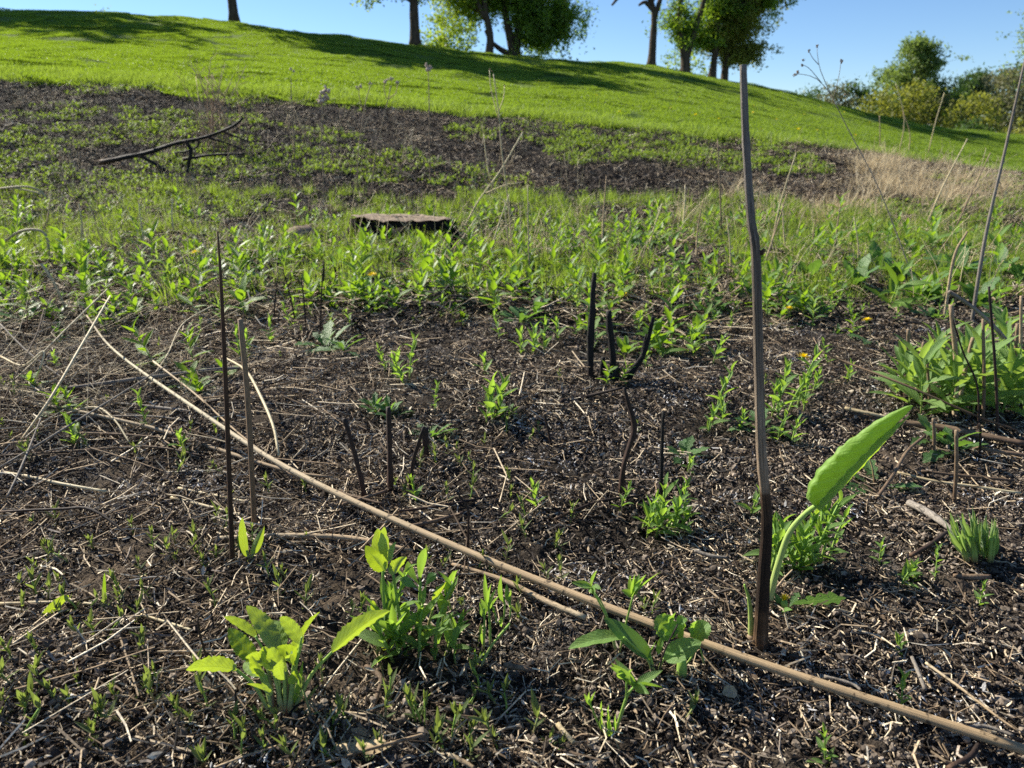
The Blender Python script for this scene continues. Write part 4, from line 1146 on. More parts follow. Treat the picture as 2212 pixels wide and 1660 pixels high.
# --- spent dandelion and its leaf beside the tall stalk
H = Hero('spent_dandelion', 'spent orange flower bud with a jagged green leaf right of the tall stalk', 'plant', 1693, 1322)
H.stem([(1693, 1330), (1693, 1316)], 7, 8, 'petiole', 'flower_stalk', 4)
tube(MB(), [H.p((1693, 1316)), H.p((1694, 1306)), H.p((1694, 1296))], np.array([5, 8, 6]) * H.k, 9).build('calyx', M['greenstem'], H.o)
mb = MB()
for i in range(26):
    lf = leaf(0.011, 0.0022, 'strap', 2, 1, 0.3, 0.0); mb.merge(lf, Matrix.Translation(H.p((1694, 1297))) @ rot(i * 2.4, 0.6 + 0.8 * (i / 26)))
mb.build('flower_head', M['petal'], H.o)
H.leaf((1712, 1305), (1828, 1292, .01), 30, 'weed', (-0.3, -0.2, 0.9), 'toothed', nL=16, nW=2, curl=0.2, fold=0.15, seed=4); H.leaf((1705, 1312), (1726, 1280, .02), 14, 'weed_dark', LIT, 'toothed', nL=12, nW=2, seed=5)
H.leaf((1690, 1318), (1672, 1278, .01), 14, 'weed_dark', LIT, 'lance', seed=6); H.leaf((1690, 1320, -.01), (1712, 1318, -.03), 12, 'shoot', LIT, 'lance', seed=7)

# ------------------------------------------------------------------ standing dead stems
def stems(rows, name, cat, group, mat, sides=7, rough=0.05):
    for i, (label, pts, w, m_) in enumerate(rows):
        up_stem(name, label, cat, pts, w, M[m_ or mat], sides, 14, rough, group, 400 + i)
stems([('thin dark red-brown stem, taller of the twin stems at left', [(500, 1222), (498, 1100), (489, 860), (478, 620), (470, 500)], [11, 10, 10, 9, 6, 4], 'darkstem'),
       ('shorter tan-brown stem of the twin stems at left', [(549, 1150), (546, 1060), (535, 860), (519, 690)], [12, 11, 12, 11], 'brownstem')], 'dead_twig', 'stem', 'twin stems at left', 'darkstem')
rows = [('tallest of the three charred black stubs at centre right', [(1278, 826), (1276, 760), (1279, 680), (1284, 590)], [14, 13, 14, 12, 9], 'char'),
        ('middle straight charred black stub of the three at centre right', [(1322, 826), (1324, 780), (1318, 720), (1315, 672)], [12, 13, 14, 12], 'char'),
        ('charred black stub curving right, rightmost of the three at centre right', [(1345, 832), (1362, 810), (1392, 760), (1411, 684)], [12, 15, 12, 9], 'char'),
        ('thin charred twig just left of the curving stub', [(1381, 800), (1388, 760), (1396, 722)], [8, 8, 4], 'char'),
        ('short charred peg between the two tallest stubs', [(1300, 824), (1302, 790), (1303, 772)], [11, 11, 7], 'char'),
        ('short thick charred knob at the foot of the middle stub', [(1322, 838, ), (1330, 815), (1337, 795)], [15, 17, 8], 'char'),
        ('leaning charred stem left of centre, leftmost of four', [(789, 1072), (778, 1030), (757, 950), (742, 905)], [11, 11, 12, 10], 'charstem'),
        ('upright charred stem left of centre, second of four', [(842, 1050), (842, 980), (839, 880)], [13, 11, 10], 'charstem'),
        ('charred stem leaning right, third of four left of centre', [(880, 1052), (892, 1000), (916, 922)], [8, 9, 8], 'charstem'),
        ('short thick scorched peg, rightmost of four left of centre', [(920, 985), (919, 950), (918, 925)], [13, 14, 14], 'charstem'),
        ('black bent stem standing between the stubs and the small green cluster', [(1341, 1062), (1345, 1020), (1362, 960), (1371, 920), (1357, 870), (1348, 838)], [11, 11, 10, 12, 9, 6], 'charstem'),
        ('straight thin black stem behind the small green cluster', [(1430, 1062), (1430, 990), (1433, 890)], [10, 8, 6], 'char'),
        ('small forked black twig left of the bent stem', [(1195, 960), (1182, 920), (1176, 895)], [6, 5, 4], 'charstem'),
        ('thin black stem rising in front of the leafy rosette', [(509, 1570), (510, 1520), (508, 1490)], [6, 6, 3], 'charstem'),
        ('slender black stem standing left of the leafy rosette', [(466, 1478), (440, 1400), (428, 1350), (432, 1330), (440, 1336)], [5, 5, 4, 3], 'charstem'),
        ('scorched stem crossing above the fallen stalk at centre', [(1007, 1190), (1012, 1140), (1010, 1100), (985, 1060)], [5, 5, 3], 'charstem'),
        ('thin scorched stem leaning over the fallen stalk at centre', [(1046, 1200), (1040, 1180), (1010, 1135)], [5, 4, 3], 'charstem')]
stems(rows, 'charred_stick', 'stem', 'charred stems left standing', 'char', 9, 0.14)
# stems among the right-hand clump
rows = []
for i, (pts, w, m_, lab) in enumerate([
    ([(1958, 860), (1960, 790), (1962, 712)], [9, 9, 8], 'brownstem', 'stout brown cut stem at the left side of the right-hand leafy clump'),
    ([(1978, 875), (1988, 800), (1995, 740)], [7, 7, 6], 'brownstem', 'leaning brown stem second from the left in the right-hand clump'),
    ([(2014, 900), (2006, 830), (2002, 765)], [6, 6, 5], 'brownstem', 'short brown stem leaning left in the right-hand leafy clump'),
    ([(2066, 905), (2066, 800), (2054, 660)], [11, 10, 9], 'tanstick', 'pale tan stem rising through the middle of the right-hand clump'),
    ([(2068, 900), (2085, 800), (2102, 730)], [11, 9, 8], 'tanstick', 'tan stem leaning right from the middle of the right-hand clump'),
    ([(2126, 920), (2126, 830), (2124, 690)], [7, 7, 6], 'brownstem', 'straight thin brown stem right of the clump middle'),
    ([(2160, 940), (2150, 800), (2136, 620)], [6, 6, 5], 'charstem', 'dark thin stem leaning left beyond the clump middle'),
    ([(2116, 940), (2112, 840), (2080, 760), (2058, 690)], [4, 4, 3], 'charstem', 'thin black curved stem crossing the right-hand clump'),
    ([(2178, 870), (2190, 790), (2198, 700)], [9, 9, 7], 'brownstem', 'brown stem at the right end of the right-hand clump'),
    ([(2200, 880), (2204, 780), (2206, 640)], [8, 7, 6], 'tanstick', 'tan stem at the very right edge of the picture'),
    ([(2066, 1080), (2066, 1010), (2066, 930)], [7, 8, 8], 'brownstem', 'short scorched stem standing below the right-hand clump'),
    ([(2020, 985), (2018, 950), (2016, 905)], [7, 7, 6], 'brownstem', 'short brown stub below the left of the clump'),
    ([(2120, 985), (2118, 950), (2116, 915)], [5, 5, 4], 'charstem', 'thin black stub below the middle of the clump'),
    ([(2100, 700), (2112, 610), (2135, 480), (2170, 330), (2216, 120)], [8, 8, 7, 6, 4], 'greystick', 'tall slender grey stem leaning out at the upper right corner'),
    ([(2040, 690), (2060, 560), (2090, 500)], [6, 6, 4], 'tanstick', 'tan stem standing behind the right-hand clump')]):
    rows.append((lab, pts, w, m_))
stems(rows, 'dry_stalk', 'stem', 'dry stems by the right-hand clump', 'tanstick')
up_stem('arching_stalk', 'long grey stem with frayed tip leaning over the right-hand clump', 'stem', [(2240, 860), (2190, 760), (2120, 680), (2050, 630)], [12, 10, 7, 8], M['greystick'], group=None)
flat_stem('arching_twig', 'thin brown stem slanting from the dandelion towards the right-hand clump', 'stem', [(2212, 935, .01), (2100, 895, .05), (1950, 830, .10), (1820, 780, .12), (1775, 758, .14), (1757, 730, .15)], [5, 5, 5, 4, 3, 2], M['brownstem'])

# ------------------------------------------------------------------ lying stems
o, P = flat_stem('fallen_stalk', 'long pale tan stalk lying diagonally across the foreground', 'stalk',
    [(2230, 1626, .016), (1545, 1399, .017), (1000, 1188, .022), (640, 1022, .04), (440, 895, .07), (250, 760, .10), (187, 682, .14)],
    [22, 21.5, 20, 18.5, 16.5, 14.5, 13, 11, 9, 8, 6, 5, 4, 3], M['fallen'], 12, 60, 0.03)
lying = [
 ('broken brown stem lying below and beside the long fallen stalk', [(1265, 1335), (1180, 1300), (1090, 1255), (975, 1218)], [13, 13, 12, 8], 'tanstick'),
 ('pale stick with a white broken end behind the two-leaf shoot', [(470, 1164, .01), (600, 1158), (720, 1160), (800, 1170), (890, 1190)], [13, 14, 14, 13, 9], 'tanstick'),
 ('long tan stem running from the left edge under the twin stems', [(0, 860, .03), (150, 885, .03), (330, 925, .02), (430, 958), (560, 1000), (640, 1022), (720, 1032)], [6, 7, 9, 10, 9, 8, 6], 'tanstick'),
 ('grey stem lying across the left, just above the long tan stem', [(40, 868, .03), (250, 872, .02), (420, 890, .02), (540, 905)], [6, 7, 7, 6], 'greystick'),
 ('grey stem slanting up to the twin stems at left', [(60, 850, .03), (200, 832, .04), (350, 812, .05), (470, 798, .05), (530, 795, .05)], [7, 8, 8, 8, 5], 'greystick'),
 ('dark brown stem lying right of the twin stems foot', [(620, 1020), (720, 1060), (830, 1090)], [8, 8, 6], 'brownstick'),
 ('straw stem lying left of the taller twin stem', [(370, 1075), (450, 1095), (530, 1115)], [6, 7, 6], 'straw'),
 ('straw stem lying just behind the shorter twin stem', [(385, 1055), (470, 1072), (550, 1088)], [5, 6, 5], 'straw'),
 ('straw stem lying at the left edge in front', [(0, 1020), (60, 1030), (130, 1045), (230, 1062)], [7, 8, 7, 5], 'straw'),
 ('black burnt stem lying at the far left', [(0, 1106, .02), (130, 1100, .03), (200, 1102, .04), (290, 1165, .01)], [5, 6, 6, 4], 'charstem'),
 ('bundle stem at right edge, thick brown one across the soil', [(1835, 892, .02), (1940, 912, .02), (2040, 925, .02), (2140, 945, .02), (2220, 960, .02)], [6, 12, 14, 13, 11], 'brownstick'),
 ('pale straw stem just above the thick brown bundle stem', [(1825, 882, .03), (1880, 894, .03), (1960, 912, .02)], [7, 7, 5], 'straw'),
 ('brown stem lying below the thick bundle stem at right', [(2080, 962, .01), (2150, 975, .02), (2225, 985, .02)], [8, 9, 9], 'brownstick'),
 ('dark curved twig lying between the furled leaf and right edge', [(1895, 1075, .01), (1930, 1025, .03), (1960, 975, .03), (1998, 942, .04)], [8, 7, 7, 6], 'brownstick'),
 ('straw stem lying low at right, below the dark curved twig', [(1935, 1020), (2020, 1040), (2110, 1052), (2205, 1066)], [5, 6, 6, 5], 'straw'),
 ('brown stem lying at right above the silvery tuft', [(1990, 1018), (2100, 1030), (2190, 1038)], [6, 7, 6], 'brownstick'),
 ('grey weathered stick behind the silvery tuft', [(1962, 1086, .01), (2010, 1112, .012), (2062, 1150, .008)], [16, 18, 12], 'greystick'),
 ('dark charred stick left of the silvery tuft', [(1968, 1200), (2005, 1180), (2045, 1150)], [10, 10, 8], 'charstem'),
 ('charred stick lying in front of the silvery tuft', [(2060, 1244), (2100, 1247), (2140, 1246)], [9, 13, 9], 'brownstick'),
 ('dark stick in front of the long fallen stalk at right', [(1780, 1462), (1840, 1478), (1860, 1492)], [9, 9, 6], 'greystick'),
 ('thin straw stem running to the right edge near the bottom', [(2000, 1432), (2080, 1490), (2150, 1545), (2200, 1580)], [6, 6, 5, 4], 'tanstick'),
 ('grey stick leaning beside the thin straw stem at right', [(1970, 1420), (1985, 1455), (1998, 1490)], [8, 9, 8], 'greystick'),
 ('white ashen stick near the bottom right edge', [(2090, 1572), (2130, 1570), (2190, 1590)], [9, 9, 8], 'greystick'),
 ('black burnt stick at the bottom right corner', [(2050, 1660), (2095, 1635), (2115, 1605)], [14, 13, 10], 'charstem'),
 ('curved dark stick above the dried leaf at bottom', [(790, 1440, .012), (822, 1465, .014), (812, 1510, .01), (795, 1560, .01)], [11, 12, 9, 8], 'brownstick'),
 ('charred stick lying in the shade right of the narrow-leaved tuft', [(1088, 1436), (1120, 1442), (1155, 1448)], [11, 12, 9], 'brownstick'),
 ('bent dark stem lying in front of the charred stubs', [(1175, 895, .01), (1250, 862, .02), (1345, 838, .06)], [6, 7, 6], 'charstem'),
 ('pale thin stem behind the three charred stubs', [(1225, 783, .02), (1320, 782, .02), (1395, 786, .02)], [6, 6, 5], 'straw'),
 ('thin curved straw stem left of the charred stubs', [(955, 832, .01), (1050, 842, .01), (1130, 843, .015), (1230, 832, .015)], [4, 5, 5, 4], 'straw'),
 ('blackened log-like stick between the stubs and the centre plants', [(1062, 808), (1130, 800), (1195, 785)], [9, 10, 8], 'brownstick'),
 ('dark stick lying at centre below the four charred stems', [(870, 1140), (930, 1128), (1000, 1108)], [8, 9, 7], 'brownstick'),
 ('slender dark stem lying at centre above that stick', [(860, 1105), (960, 1092), (1080, 1068)], [5, 6, 5], 'charstem'),
 ('dark twig lying below the bent black stem', [(1200, 1120), (1290, 1085), (1390, 1070)], [5, 6, 5], 'charstem'),
 ('short brown stick near the four charred stems foot', [(740, 1090), (780, 1078), (835, 1060)], [7, 8, 6], 'brownstick'),
 ('tan stick lying by the left seedlings', [(0, 1305), (130, 1302), (222, 1308)], [7, 8, 7], 'straw'),
 ('pale short stick lying left of the rosette tip', [(305, 1328), (360, 1345), (415, 1362)], [6, 7, 6], 'straw'),
 ('stick running from the rosette to the lower left', [(330, 1432), (410, 1412), (495, 1380)], [5, 6, 5], 'brownstick'),
 ('long thin straw stem lying at lower left below the rosette', [(270, 1530), (400, 1535), (560, 1535)], [4, 5, 4], 'brownstick'),
 ('thick dark stick half buried at lower left', [(118, 1462), (145, 1435), (155, 1412)], [13, 14, 12], 'brownstick'),
 ('straw piece lying in front of the forked shoot', [(1205, 1565), (1225, 1590), (1240, 1605)], [12, 13, 10], 'straw'),
 ('flat tan stick at the bottom left of the forked shoot', [(970, 1630), (1000, 1645), (1025, 1660)], [11, 11, 9], 'tanstick'),
 ('weathered stick behind the tall stalk foot', [(1500, 1190), (1540, 1202), (1572, 1205)], [8, 9, 6], 'greystick'),
 ('pale bent straw arching between the twin stems', [(480, 770, .10), (530, 800, .10), (560, 850, .08), (590, 920, .05), (602, 985, .01)], [4, 5, 6, 6, 5], 'straw'),
 ('thin tan stem lying along the fallen stalk at left', [(330, 780, .07), (420, 850, .05), (520, 940, .03), (640, 1030, .02)], [4, 4, 4, 3], 'tanstick'),
]
for i, (lab, pts, w, m_) in enumerate(lying):
    flat_stem('fallen_stick', lab, 'stem', pts, w, M[m_], 7, 16, 0.07, None, 600 + i)
# the tangle of dry stems at the left edge
tangle = [
 ('pale dry stem slanting up to the frayed tip, upper of the left tangle', [(0, 848, .02), (60, 795, .06), (150, 705, .14), (232, 625, .20)], [5, 5, 5, 4], 'straw'),
 ('thick pale stem slanting up in the left tangle, second one', [(40, 960, .01), (110, 860, .08), (180, 740, .16), (238, 640, .22)], [8, 8, 7, 5], 'straw'),
 ('long thin stem crossing low through the left tangle', [(0, 700, .12), (60, 760, .08), (140, 820, .04), (240, 880, .01)], [4, 5, 4, 3], 'greystick'),
 ('grey stem reaching from the left edge to the right, lowest of the tangle', [(0, 1010, .01), (100, 950, .04), (230, 870, .08), (360, 790, .10)], [6, 6, 5, 4], 'greystick'),
 ('white curved stem at the left edge of the tangle', [(0, 770, .06), (50, 790, .08), (95, 760, .12), (75, 830, .04)], [6, 6, 6, 5], 'straw'),
 ('brown stem slanting up to a dark seed head at far left', [(0, 880, .02), (40, 800, .08), (80, 720, .14), (95, 668, .18)], [5, 4, 4, 3], 'brownstick'),
 ('straight grey stem lying flat through the left tangle', [(0, 920, .01), (140, 905, .02), (330, 900, .02), (480, 925, .01)], [5, 6, 6, 4], 'greystick'),
 ('bent pale stem with broken end in the left tangle', [(110, 905, .03), (200, 880, .05), (245, 905, .05), (282, 960, .02)], [5, 7, 6, 5], 'straw'),
 ('dark stem lying lowest at the left edge', [(0, 985, .01), (150, 975, .015), (320, 965, .015), (440, 985, .01)], [6, 7, 7, 5], 'brownstick'),
 ('thin straw stem crossing upward in the left tangle', [(310, 840, .03), (360, 770, .08), (395, 700, .12), (460, 660, .15)], [4, 4, 3, 3], 'straw'),
 ('brown stem parallel below the straight grey one at left', [(120, 935, .02), (280, 940, .02), (470, 960, .01)], [6, 7, 5], 'brownstick'),
 ('grey stem under the left tangle reaching the bottom', [(15, 1075, .01), (50, 1000, .03), (90, 900, .05)], [7, 7, 5], 'greystick'),
]
for i, (lab, pts, w, m_) in enumerate(tangle):
    flat_stem('tangled_stalk', lab, 'stem', pts, [q * 0.72 for q in w], M[m_], 6, 18, 0.05, 'tangle of dry stems at left', 700 + i)

# ------------------------------------------------------------------ dry flower stems behind
def seed_stem(label, pts, w, mat, heads, headmat='seedhead', cat='stem', hr=7, branches=()):
    b = hit(pts[0][0], pts[0][1]); b.z = zg1(b.x, b.y)
    r = tag(empty('seed_stalk', b), label, cat, 'dry seed stems'); k = kpx(b)
    def loc(q): return at_y(q[0], q[1], b.y + (q[2] if len(q) > 2 else 0)) - b
    P = spline([loc(q) for q in pts], 14); P[0][2] -= 0.02
    tube(MB(), P, np.linspace(w[0], w[1], 14) / 2 * k, 5, 0.03).build('stem', M[mat], r)
    for br in branches:
        tube(MB(), spline([loc(q) for q in br], 6), np.linspace(w[1], w[1] * .6, 6) / 2 * k, 4).build('branch', M[mat], r)
    for i, h in enumerate(heads):
        mb = MB(); g = np.random.default_rng(i + int(h[0])); c = loc(h); rr = (h[3] if len(h) > 3 else hr) * k * 0.62
        v, f = ico()
        for _ in range(9):
            mb.add(v * rr * g.uniform(0.35, 0.6) * (1 + 0.2 * g.normal(size=(12, 1))) + np.array(c) + g.normal(size=3) * rr * 0.45, f)
        mb.build('seed_head', M[headmat], r)
    return r
seed_stem('thin branching stem with small round heads against the sky at right', [(1985, 640), (1950, 540), (1895, 400), (1835, 285), (1795, 205)], (3.0, 1.5), 'greystick',
    [(1765, 101, 0, 4), (1747, 110, 0, 4), (1736, 130, 0, 4), (1733, 142, 0, 4), (1722, 158, 0, 5), (1716, 163, 0, 4), (1817, 132, 0, 5), (1826, 205, 0, 4)], hr=5,
    branches=([(1795, 205), (1775, 160), (1767, 130), (1765, 101)], [(1795, 205), (1770, 175), (1745, 163), (1720, 160)], [(1768, 140), (1755, 125), (1747, 110)], [(1800, 215), (1812, 165), (1817, 132)], [(1775, 180), (1750, 150), (1734, 140)]))
seed_stem('stem with a big pale fluffy head at upper left', [(700, 470), (698, 380), (694, 300), (697, 215)], (3, 1.8), 'drybush', [(700, 205, 0, 15), (694, 218, 0, 12), (708, 195, 0, 11)], 'palehead')
seed_stem('stem topped by a clustered grey-pink head left of centre', [(800, 430), (812, 330), (830, 250), (845, 185)], (3, 1.8), 'drybush', [(832, 176, 0, 6), (845, 172, 0, 7), (858, 177, 0, 6), (850, 235, 0, 5)], 'palehead', branches=([(838, 215), (856, 200), (858, 177)], [(836, 215), (830, 195), (832, 176)]))
seed_stem('straight stem with a single pinkish head standing before the lawn', [(930, 400), (928, 300), (927, 220), (925, 155)], (3, 1.8), 'drybush', [(925, 150, 0, 9), (920, 143, 0, 6), (930, 145, 0, 6)], 'palehead')
seed_stem('tall branched straw stem with tiny buds near the middle', [(1108, 560), (1098, 440), (1083, 320), (1078, 250), (1066, 160)], (3.2, 2), 'straw', [(1063, 155, 0, 3), (1075, 190, 0, 3), (1090, 185, 0, 3), (1060, 200, 0, 3), (1058, 150, 0, 3)], branches=([(1080, 270), (1060, 190), (1058, 150)], [(1078, 240), (1088, 210), (1090, 185)]))
seed_stem('straw stem leaning right with forked top near the middle', [(990, 520), (1030, 440), (1080, 370), (1130, 285)], (3.6, 2.4), 'straw', [(1130, 282, 0, 5)], branches=([(1060, 400), (1050, 340), (1045, 290)], [(1045, 420), (1090, 400), (1125, 395)]))
seed_stem('stem with three small dark heads left of the twin stems', [(150, 690), (130, 640), (110, 600), (88, 570)], (5, 6), 'straw', [(86, 564, 0, 9)])
seed_stem('dark-headed dry stem at the far left edge', [(30, 770), (50, 720), (70, 690), (95, 668)], (4, 3), 'brownstick', [(96, 662, 0, 8), (60, 655, 0, 8), (52, 700, 0, 8)], branches=([(60, 700), (58, 680), (60, 655)],))
seed_stem('cluster-headed stem far left of the pale fluffy head', [(640, 400), (635, 300), (630, 220), (628, 165)], (2.6, 1.5), 'drybush', [(628, 150, 0, 5), (634, 155, 0, 4)], 'palehead')
seed_stem('pale stem with flat head beside the clustered grey-pink head', [(770, 420), (775, 320), (788, 230), (800, 185)], (3, 1.8), 'drybush', [(800, 182, 0, 5), (778, 186, 0, 6), (772, 190, 0, 5)], 'palehead', branches=([(785, 240), (776, 210), (776, 190)],))
H = Hero('arched_straw', 'pale dry stem arched like a hoop at the far left', 'stem', 106, 580)
H.stem([(0, 530, 0), (40, 502, 0), (80, 497, 0), (102, 515, 0), (106, 570, 0), (106, 590, 0)], 5, 6, 'straw', 'stem', 20)
H = Hero('bent_straw', 'pale bent dry stem at the left edge under the burnt branch', 'stem', 95, 440)
H.stem([(0, 408), (60, 404), (95, 420), (100, 445)], 5, 4, 'straw', 'stem', 12); H.stem([(30, 406), (70, 414), (90, 419)], 4, 3, 'straw', 'branch', 6)

# ------------------------------------------------------------------ stump
def stump():
    b = hit(862, 538); b.z = zg1(b.x, b.y)
    k = kpx(b); rx = 116 * k; h = 54 * k
    t = tag(empty('tree_stump', b), 'low wide sawn tree stump with charred black sides', 'stump')
    g = np.random.default_rng(3); n = 44
    lob = 1 + 0.05 * np.array([math.sin(3 * 6.283 * i / n + 1) + 0.8 * math.sin(7 * 6.283 * i / n) + g.normal() * 0.5 for i in range(n)])
    mb = MB(); V = []
    for j, (z, s_) in enumerate(((-0.06, 1.16), (0.02, 1.08), (h * 0.5, 1.0), (h * 0.88, 0.97), (h, 0.95))):
        for i in range(n):
            a = 6.283 * i / n; q = lob[i] * s_ * (1 + 0.035 * g.normal())
            V.append((rx * q * math.cos(a), rx * 0.52 * q * math.sin(a) + rx * 0.52, z + (0.008 * g.normal() if j < 4 else 0)))
    F = [(j * n + i, j * n + (i + 1) % n, (j + 1) * n + (i + 1) % n, (j + 1) * n + i) for j in range(4) for i in range(n)]
    mb.add(V, F); mb.build('bark', M['stumpbark'], t)
    mb = MB(); V = []; rings = 9
    for j in range(rings):
        s_ = 0.955 * (1 - j / (rings - 1) * 0.999)
        for i in range(n):
            a = 6.283 * i / n; q = lob[i] * s_
            V.append((rx * q * math.cos(a), rx * 0.52 * q * math.sin(a) + rx * 0.52, h + 0.003 + 0.006 * g.normal() + 0.025 * (0.5 - 0.5 * q * math.cos(a)) * 0.6))
    F = []; UV = []
    for j in range(rings - 1):
        for i in range(n):
            F.append((j * n + i, j * n + (i + 1) % n, (j + 1) * n + (i + 1) % n, (j + 1) * n + i))
            UV.append(((j / 9, i / n), (j / 9, (i + 1) / n), ((j + 1) / 9, (i + 1) / n), ((j + 1) / 9, i / n)))
    mb.add(V, F, UV); mb.build('cut_face', M['stumptop'], t)
    for i, (dx, w_) in enumerate(((-0.9, 0.10), (-0.55, 0.12), (0.1, 0.14), (0.62, 0.10), (0.95, 0.12))):      # root flares
        p0 = Vector((dx * rx * 0.95, rx * 0.52 - math.sqrt(max(0, 1 - dx * dx)) * rx * 0.5, h * 0.5))
        d = Vector((dx, -math.sqrt(max(0, 1 - dx * dx)), 0))
        tube(MB(), spline([p0, p0 + d * 0.06 + Vector((0, 0, -h * 0.35)), p0 + d * 0.16 + Vector((0, 0, -h * 0.62))], 6), np.linspace(w_ * 0.6, w_ * 0.2, 6), 8, 0.1, i).build('root', M['stumpbark'], t)
stump()

def lump(name, label, cat, u, v, wpx, hpx, mat, seed, group=None, dpx=None):
    b = hit(u, v); b.z = zg1(b.x, b.y); k = kpx(b)
    g = np.random.default_rng(seed)
    V, F, UV = [], [], []
    nu, nv = 14, 8
    for j in range(nv + 1):
        ph = math.pi * j / nv
        for i in range(nu):
            th = 6.283 * i / nu
            d = np.array([math.sin(ph) * math.cos(th), math.sin(ph) * math.sin(th), math.cos(ph)])
            q = 1 + 0.22 * (float(fbm(np.array([d[0] * 1.7 + 9 + seed]), np.array([d[1] * 1.7 + d[2] * 2 + 5]), seed)[0]) - 0.5) * 2 + 0.04 * g.normal()
            V.append(d * q * np.array([wpx / 2, (dpx or wpx * 0.8) / 2, hpx / 2]) * k + np.array([0, 0, hpx * 0.3 * k]))
    for j in range(nv):
        for i in range(nu):
            F.append((j * nu + i, (j + 1) * nu + i, (j + 1) * nu + (i + 1) % nu, j * nu + (i + 1) % nu))
    o = MB().add(V, F).build(name, mat); o.location = b
    return tag(o, label, cat, group)
lump('clay_lump', 'dry tan clod lying left of the tree stump', 'clod', 652, 524, 66, 40, M['clay'], 4)
lump('clay_lump', 'small dry clod just behind the tan clod by the stump', 'clod', 690, 505, 40, 20, M['clay'], 5)

# ------------------------------------------------------------------ dried leaf at the bottom
H = Hero('dried_leaf', 'curled dry tan leaf lying at the bottom edge under seedlings', 'leaf', 785, 1622)
H.leaf((722, 1612, .0), (845, 1612, -.005), 70, 'dryleaf', (-0.4, 0.15, 0.9), 'ovate', nL=14, nW=8, curl=0.5, fold=-0.35, wave=0.10, wf=1.6, bump=0.03, seed=4)
H.leaf((735, 1612, .015), (800, 1586, .02), 40, 'dryleaf', (-0.3, -0.5, 0.8), 'oblong', nL=10, nW=6, curl=0.8, fold=0.3, wave=0.08, name='curled_edge', seed=5)
H = Hero('dried_leaf', 'crumpled brown leaf fragment behind the long fallen stalk at lower right', 'leaf', 1575, 1500)
H.leaf((1562, 1492), (1592, 1502, -.01), 24, 'dryleaf', LIT, 'oblong', curl=1.2, fold=0.4, wave=0.15, bump=.05, seed=8)

# ------------------------------------------------------------------ charred branch on the slope
def branch():
    b = hit(235, 372); b.z = zg1(b.x, b.y)
    t = tag(empty('charred_branch', b), 'fallen charred black branch lying on the slope at left', 'branch'); k = kpx(b)
    def loc(q): return at_y(q[0], q[1], b.y + (q[2] if len(q) > 2 else 0)) - b
    def seg(name, pts, w0, w1, n=12):
        P = spline([loc(q) for q in pts], n); tube(MB(), P, np.linspace(w0, w1, n) / 2 * k, 7, 0.10, 5).build(name, M['char'], t)
    seg('limb', [(215, 352), (260, 343), (320, 330), (380, 310), (440, 298), (500, 275), (525, 255)], 11, 5, 20)
    seg('side_branch', [(300, 336), (330, 352), (360, 370), (372, 385)], 9, 6); seg('side_branch', [(400, 304), (412, 325), (408, 350), (405, 372)], 9, 7)
    seg('side_branch', [(450, 298), (490, 310), (530, 325)], 6, 3); seg('side_branch', [(395, 345), (460, 335), (530, 333)], 7, 4)
    seg('side_branch', [(330, 320), (345, 300), (365, 275)], 4, 2); seg('side_branch', [(480, 285), (520, 300), (545, 310)], 5, 2)
    seg('side_branch', [(430, 302), (425, 318), (400, 328), (380, 330)], 5, 4)
branch()
# ------------------------------------------------------------------ labels for look-alikes: where each one stands
LAND = [('leafy rosette', 600, 1430), ('tall dead stalk', 1645, 1330), ('silvery tuft', 2113, 1170), ('furled leaf', 1850, 1000), ('forked shoot', 1330, 1530), ('sprawling smooth-leaved plant', 1400, 1400),
        ('narrow-leaved tuft', 1050, 1360), ('twin stems', 520, 1130), ('three charred stubs', 1330, 770), ('four charred stems', 840, 990), ('tree stump', 862, 490), ('right-hand leafy clump', 2090, 800),
        ('left stem tangle', 130, 850), ('burnt branch', 350, 330), ('dried leaf', 785, 1620), ('bent black stem', 1350, 950), ('pale dry thicket', 470, 260), ('dry grass heap', 1950, 400), ('stub-topped clod', 0, 99999)][:-1]
ORD = ['nearest', 'second nearest', 'third nearest', 'fourth nearest', 'fifth nearest', 'sixth nearest', 'seventh nearest', 'eighth nearest', 'ninth nearest', 'tenth nearest'] + ['%dth nearest' % i for i in range(11, 90)]
PEND = {}
def later(root, desc, u, v):
    nm, lu, lv = min(LAND, key=lambda q: (q[1] - u) ** 2 + ((q[2] - v) * 1.3) ** 2)
    du, dv = u - lu, v - lv
    side = ('left of' if du < 0 else 'right of') if abs(du) > abs(dv) * 0.8 else ('behind' if dv < 0 else 'in front of')
    PEND.setdefault((desc, side, nm), []).append((math.hypot(du, dv), root))
def settle():
    for (desc, side, nm), lst in PEND.items():
        lst.sort(key=lambda q: q[0])
        for i, (_, r) in enumerate(lst):
            r['label'] = '%s %s the %s' % (desc, side, nm) if len(lst) == 1 else '%s %s the %s, %s to it' % (desc, side, nm, ORD[i])

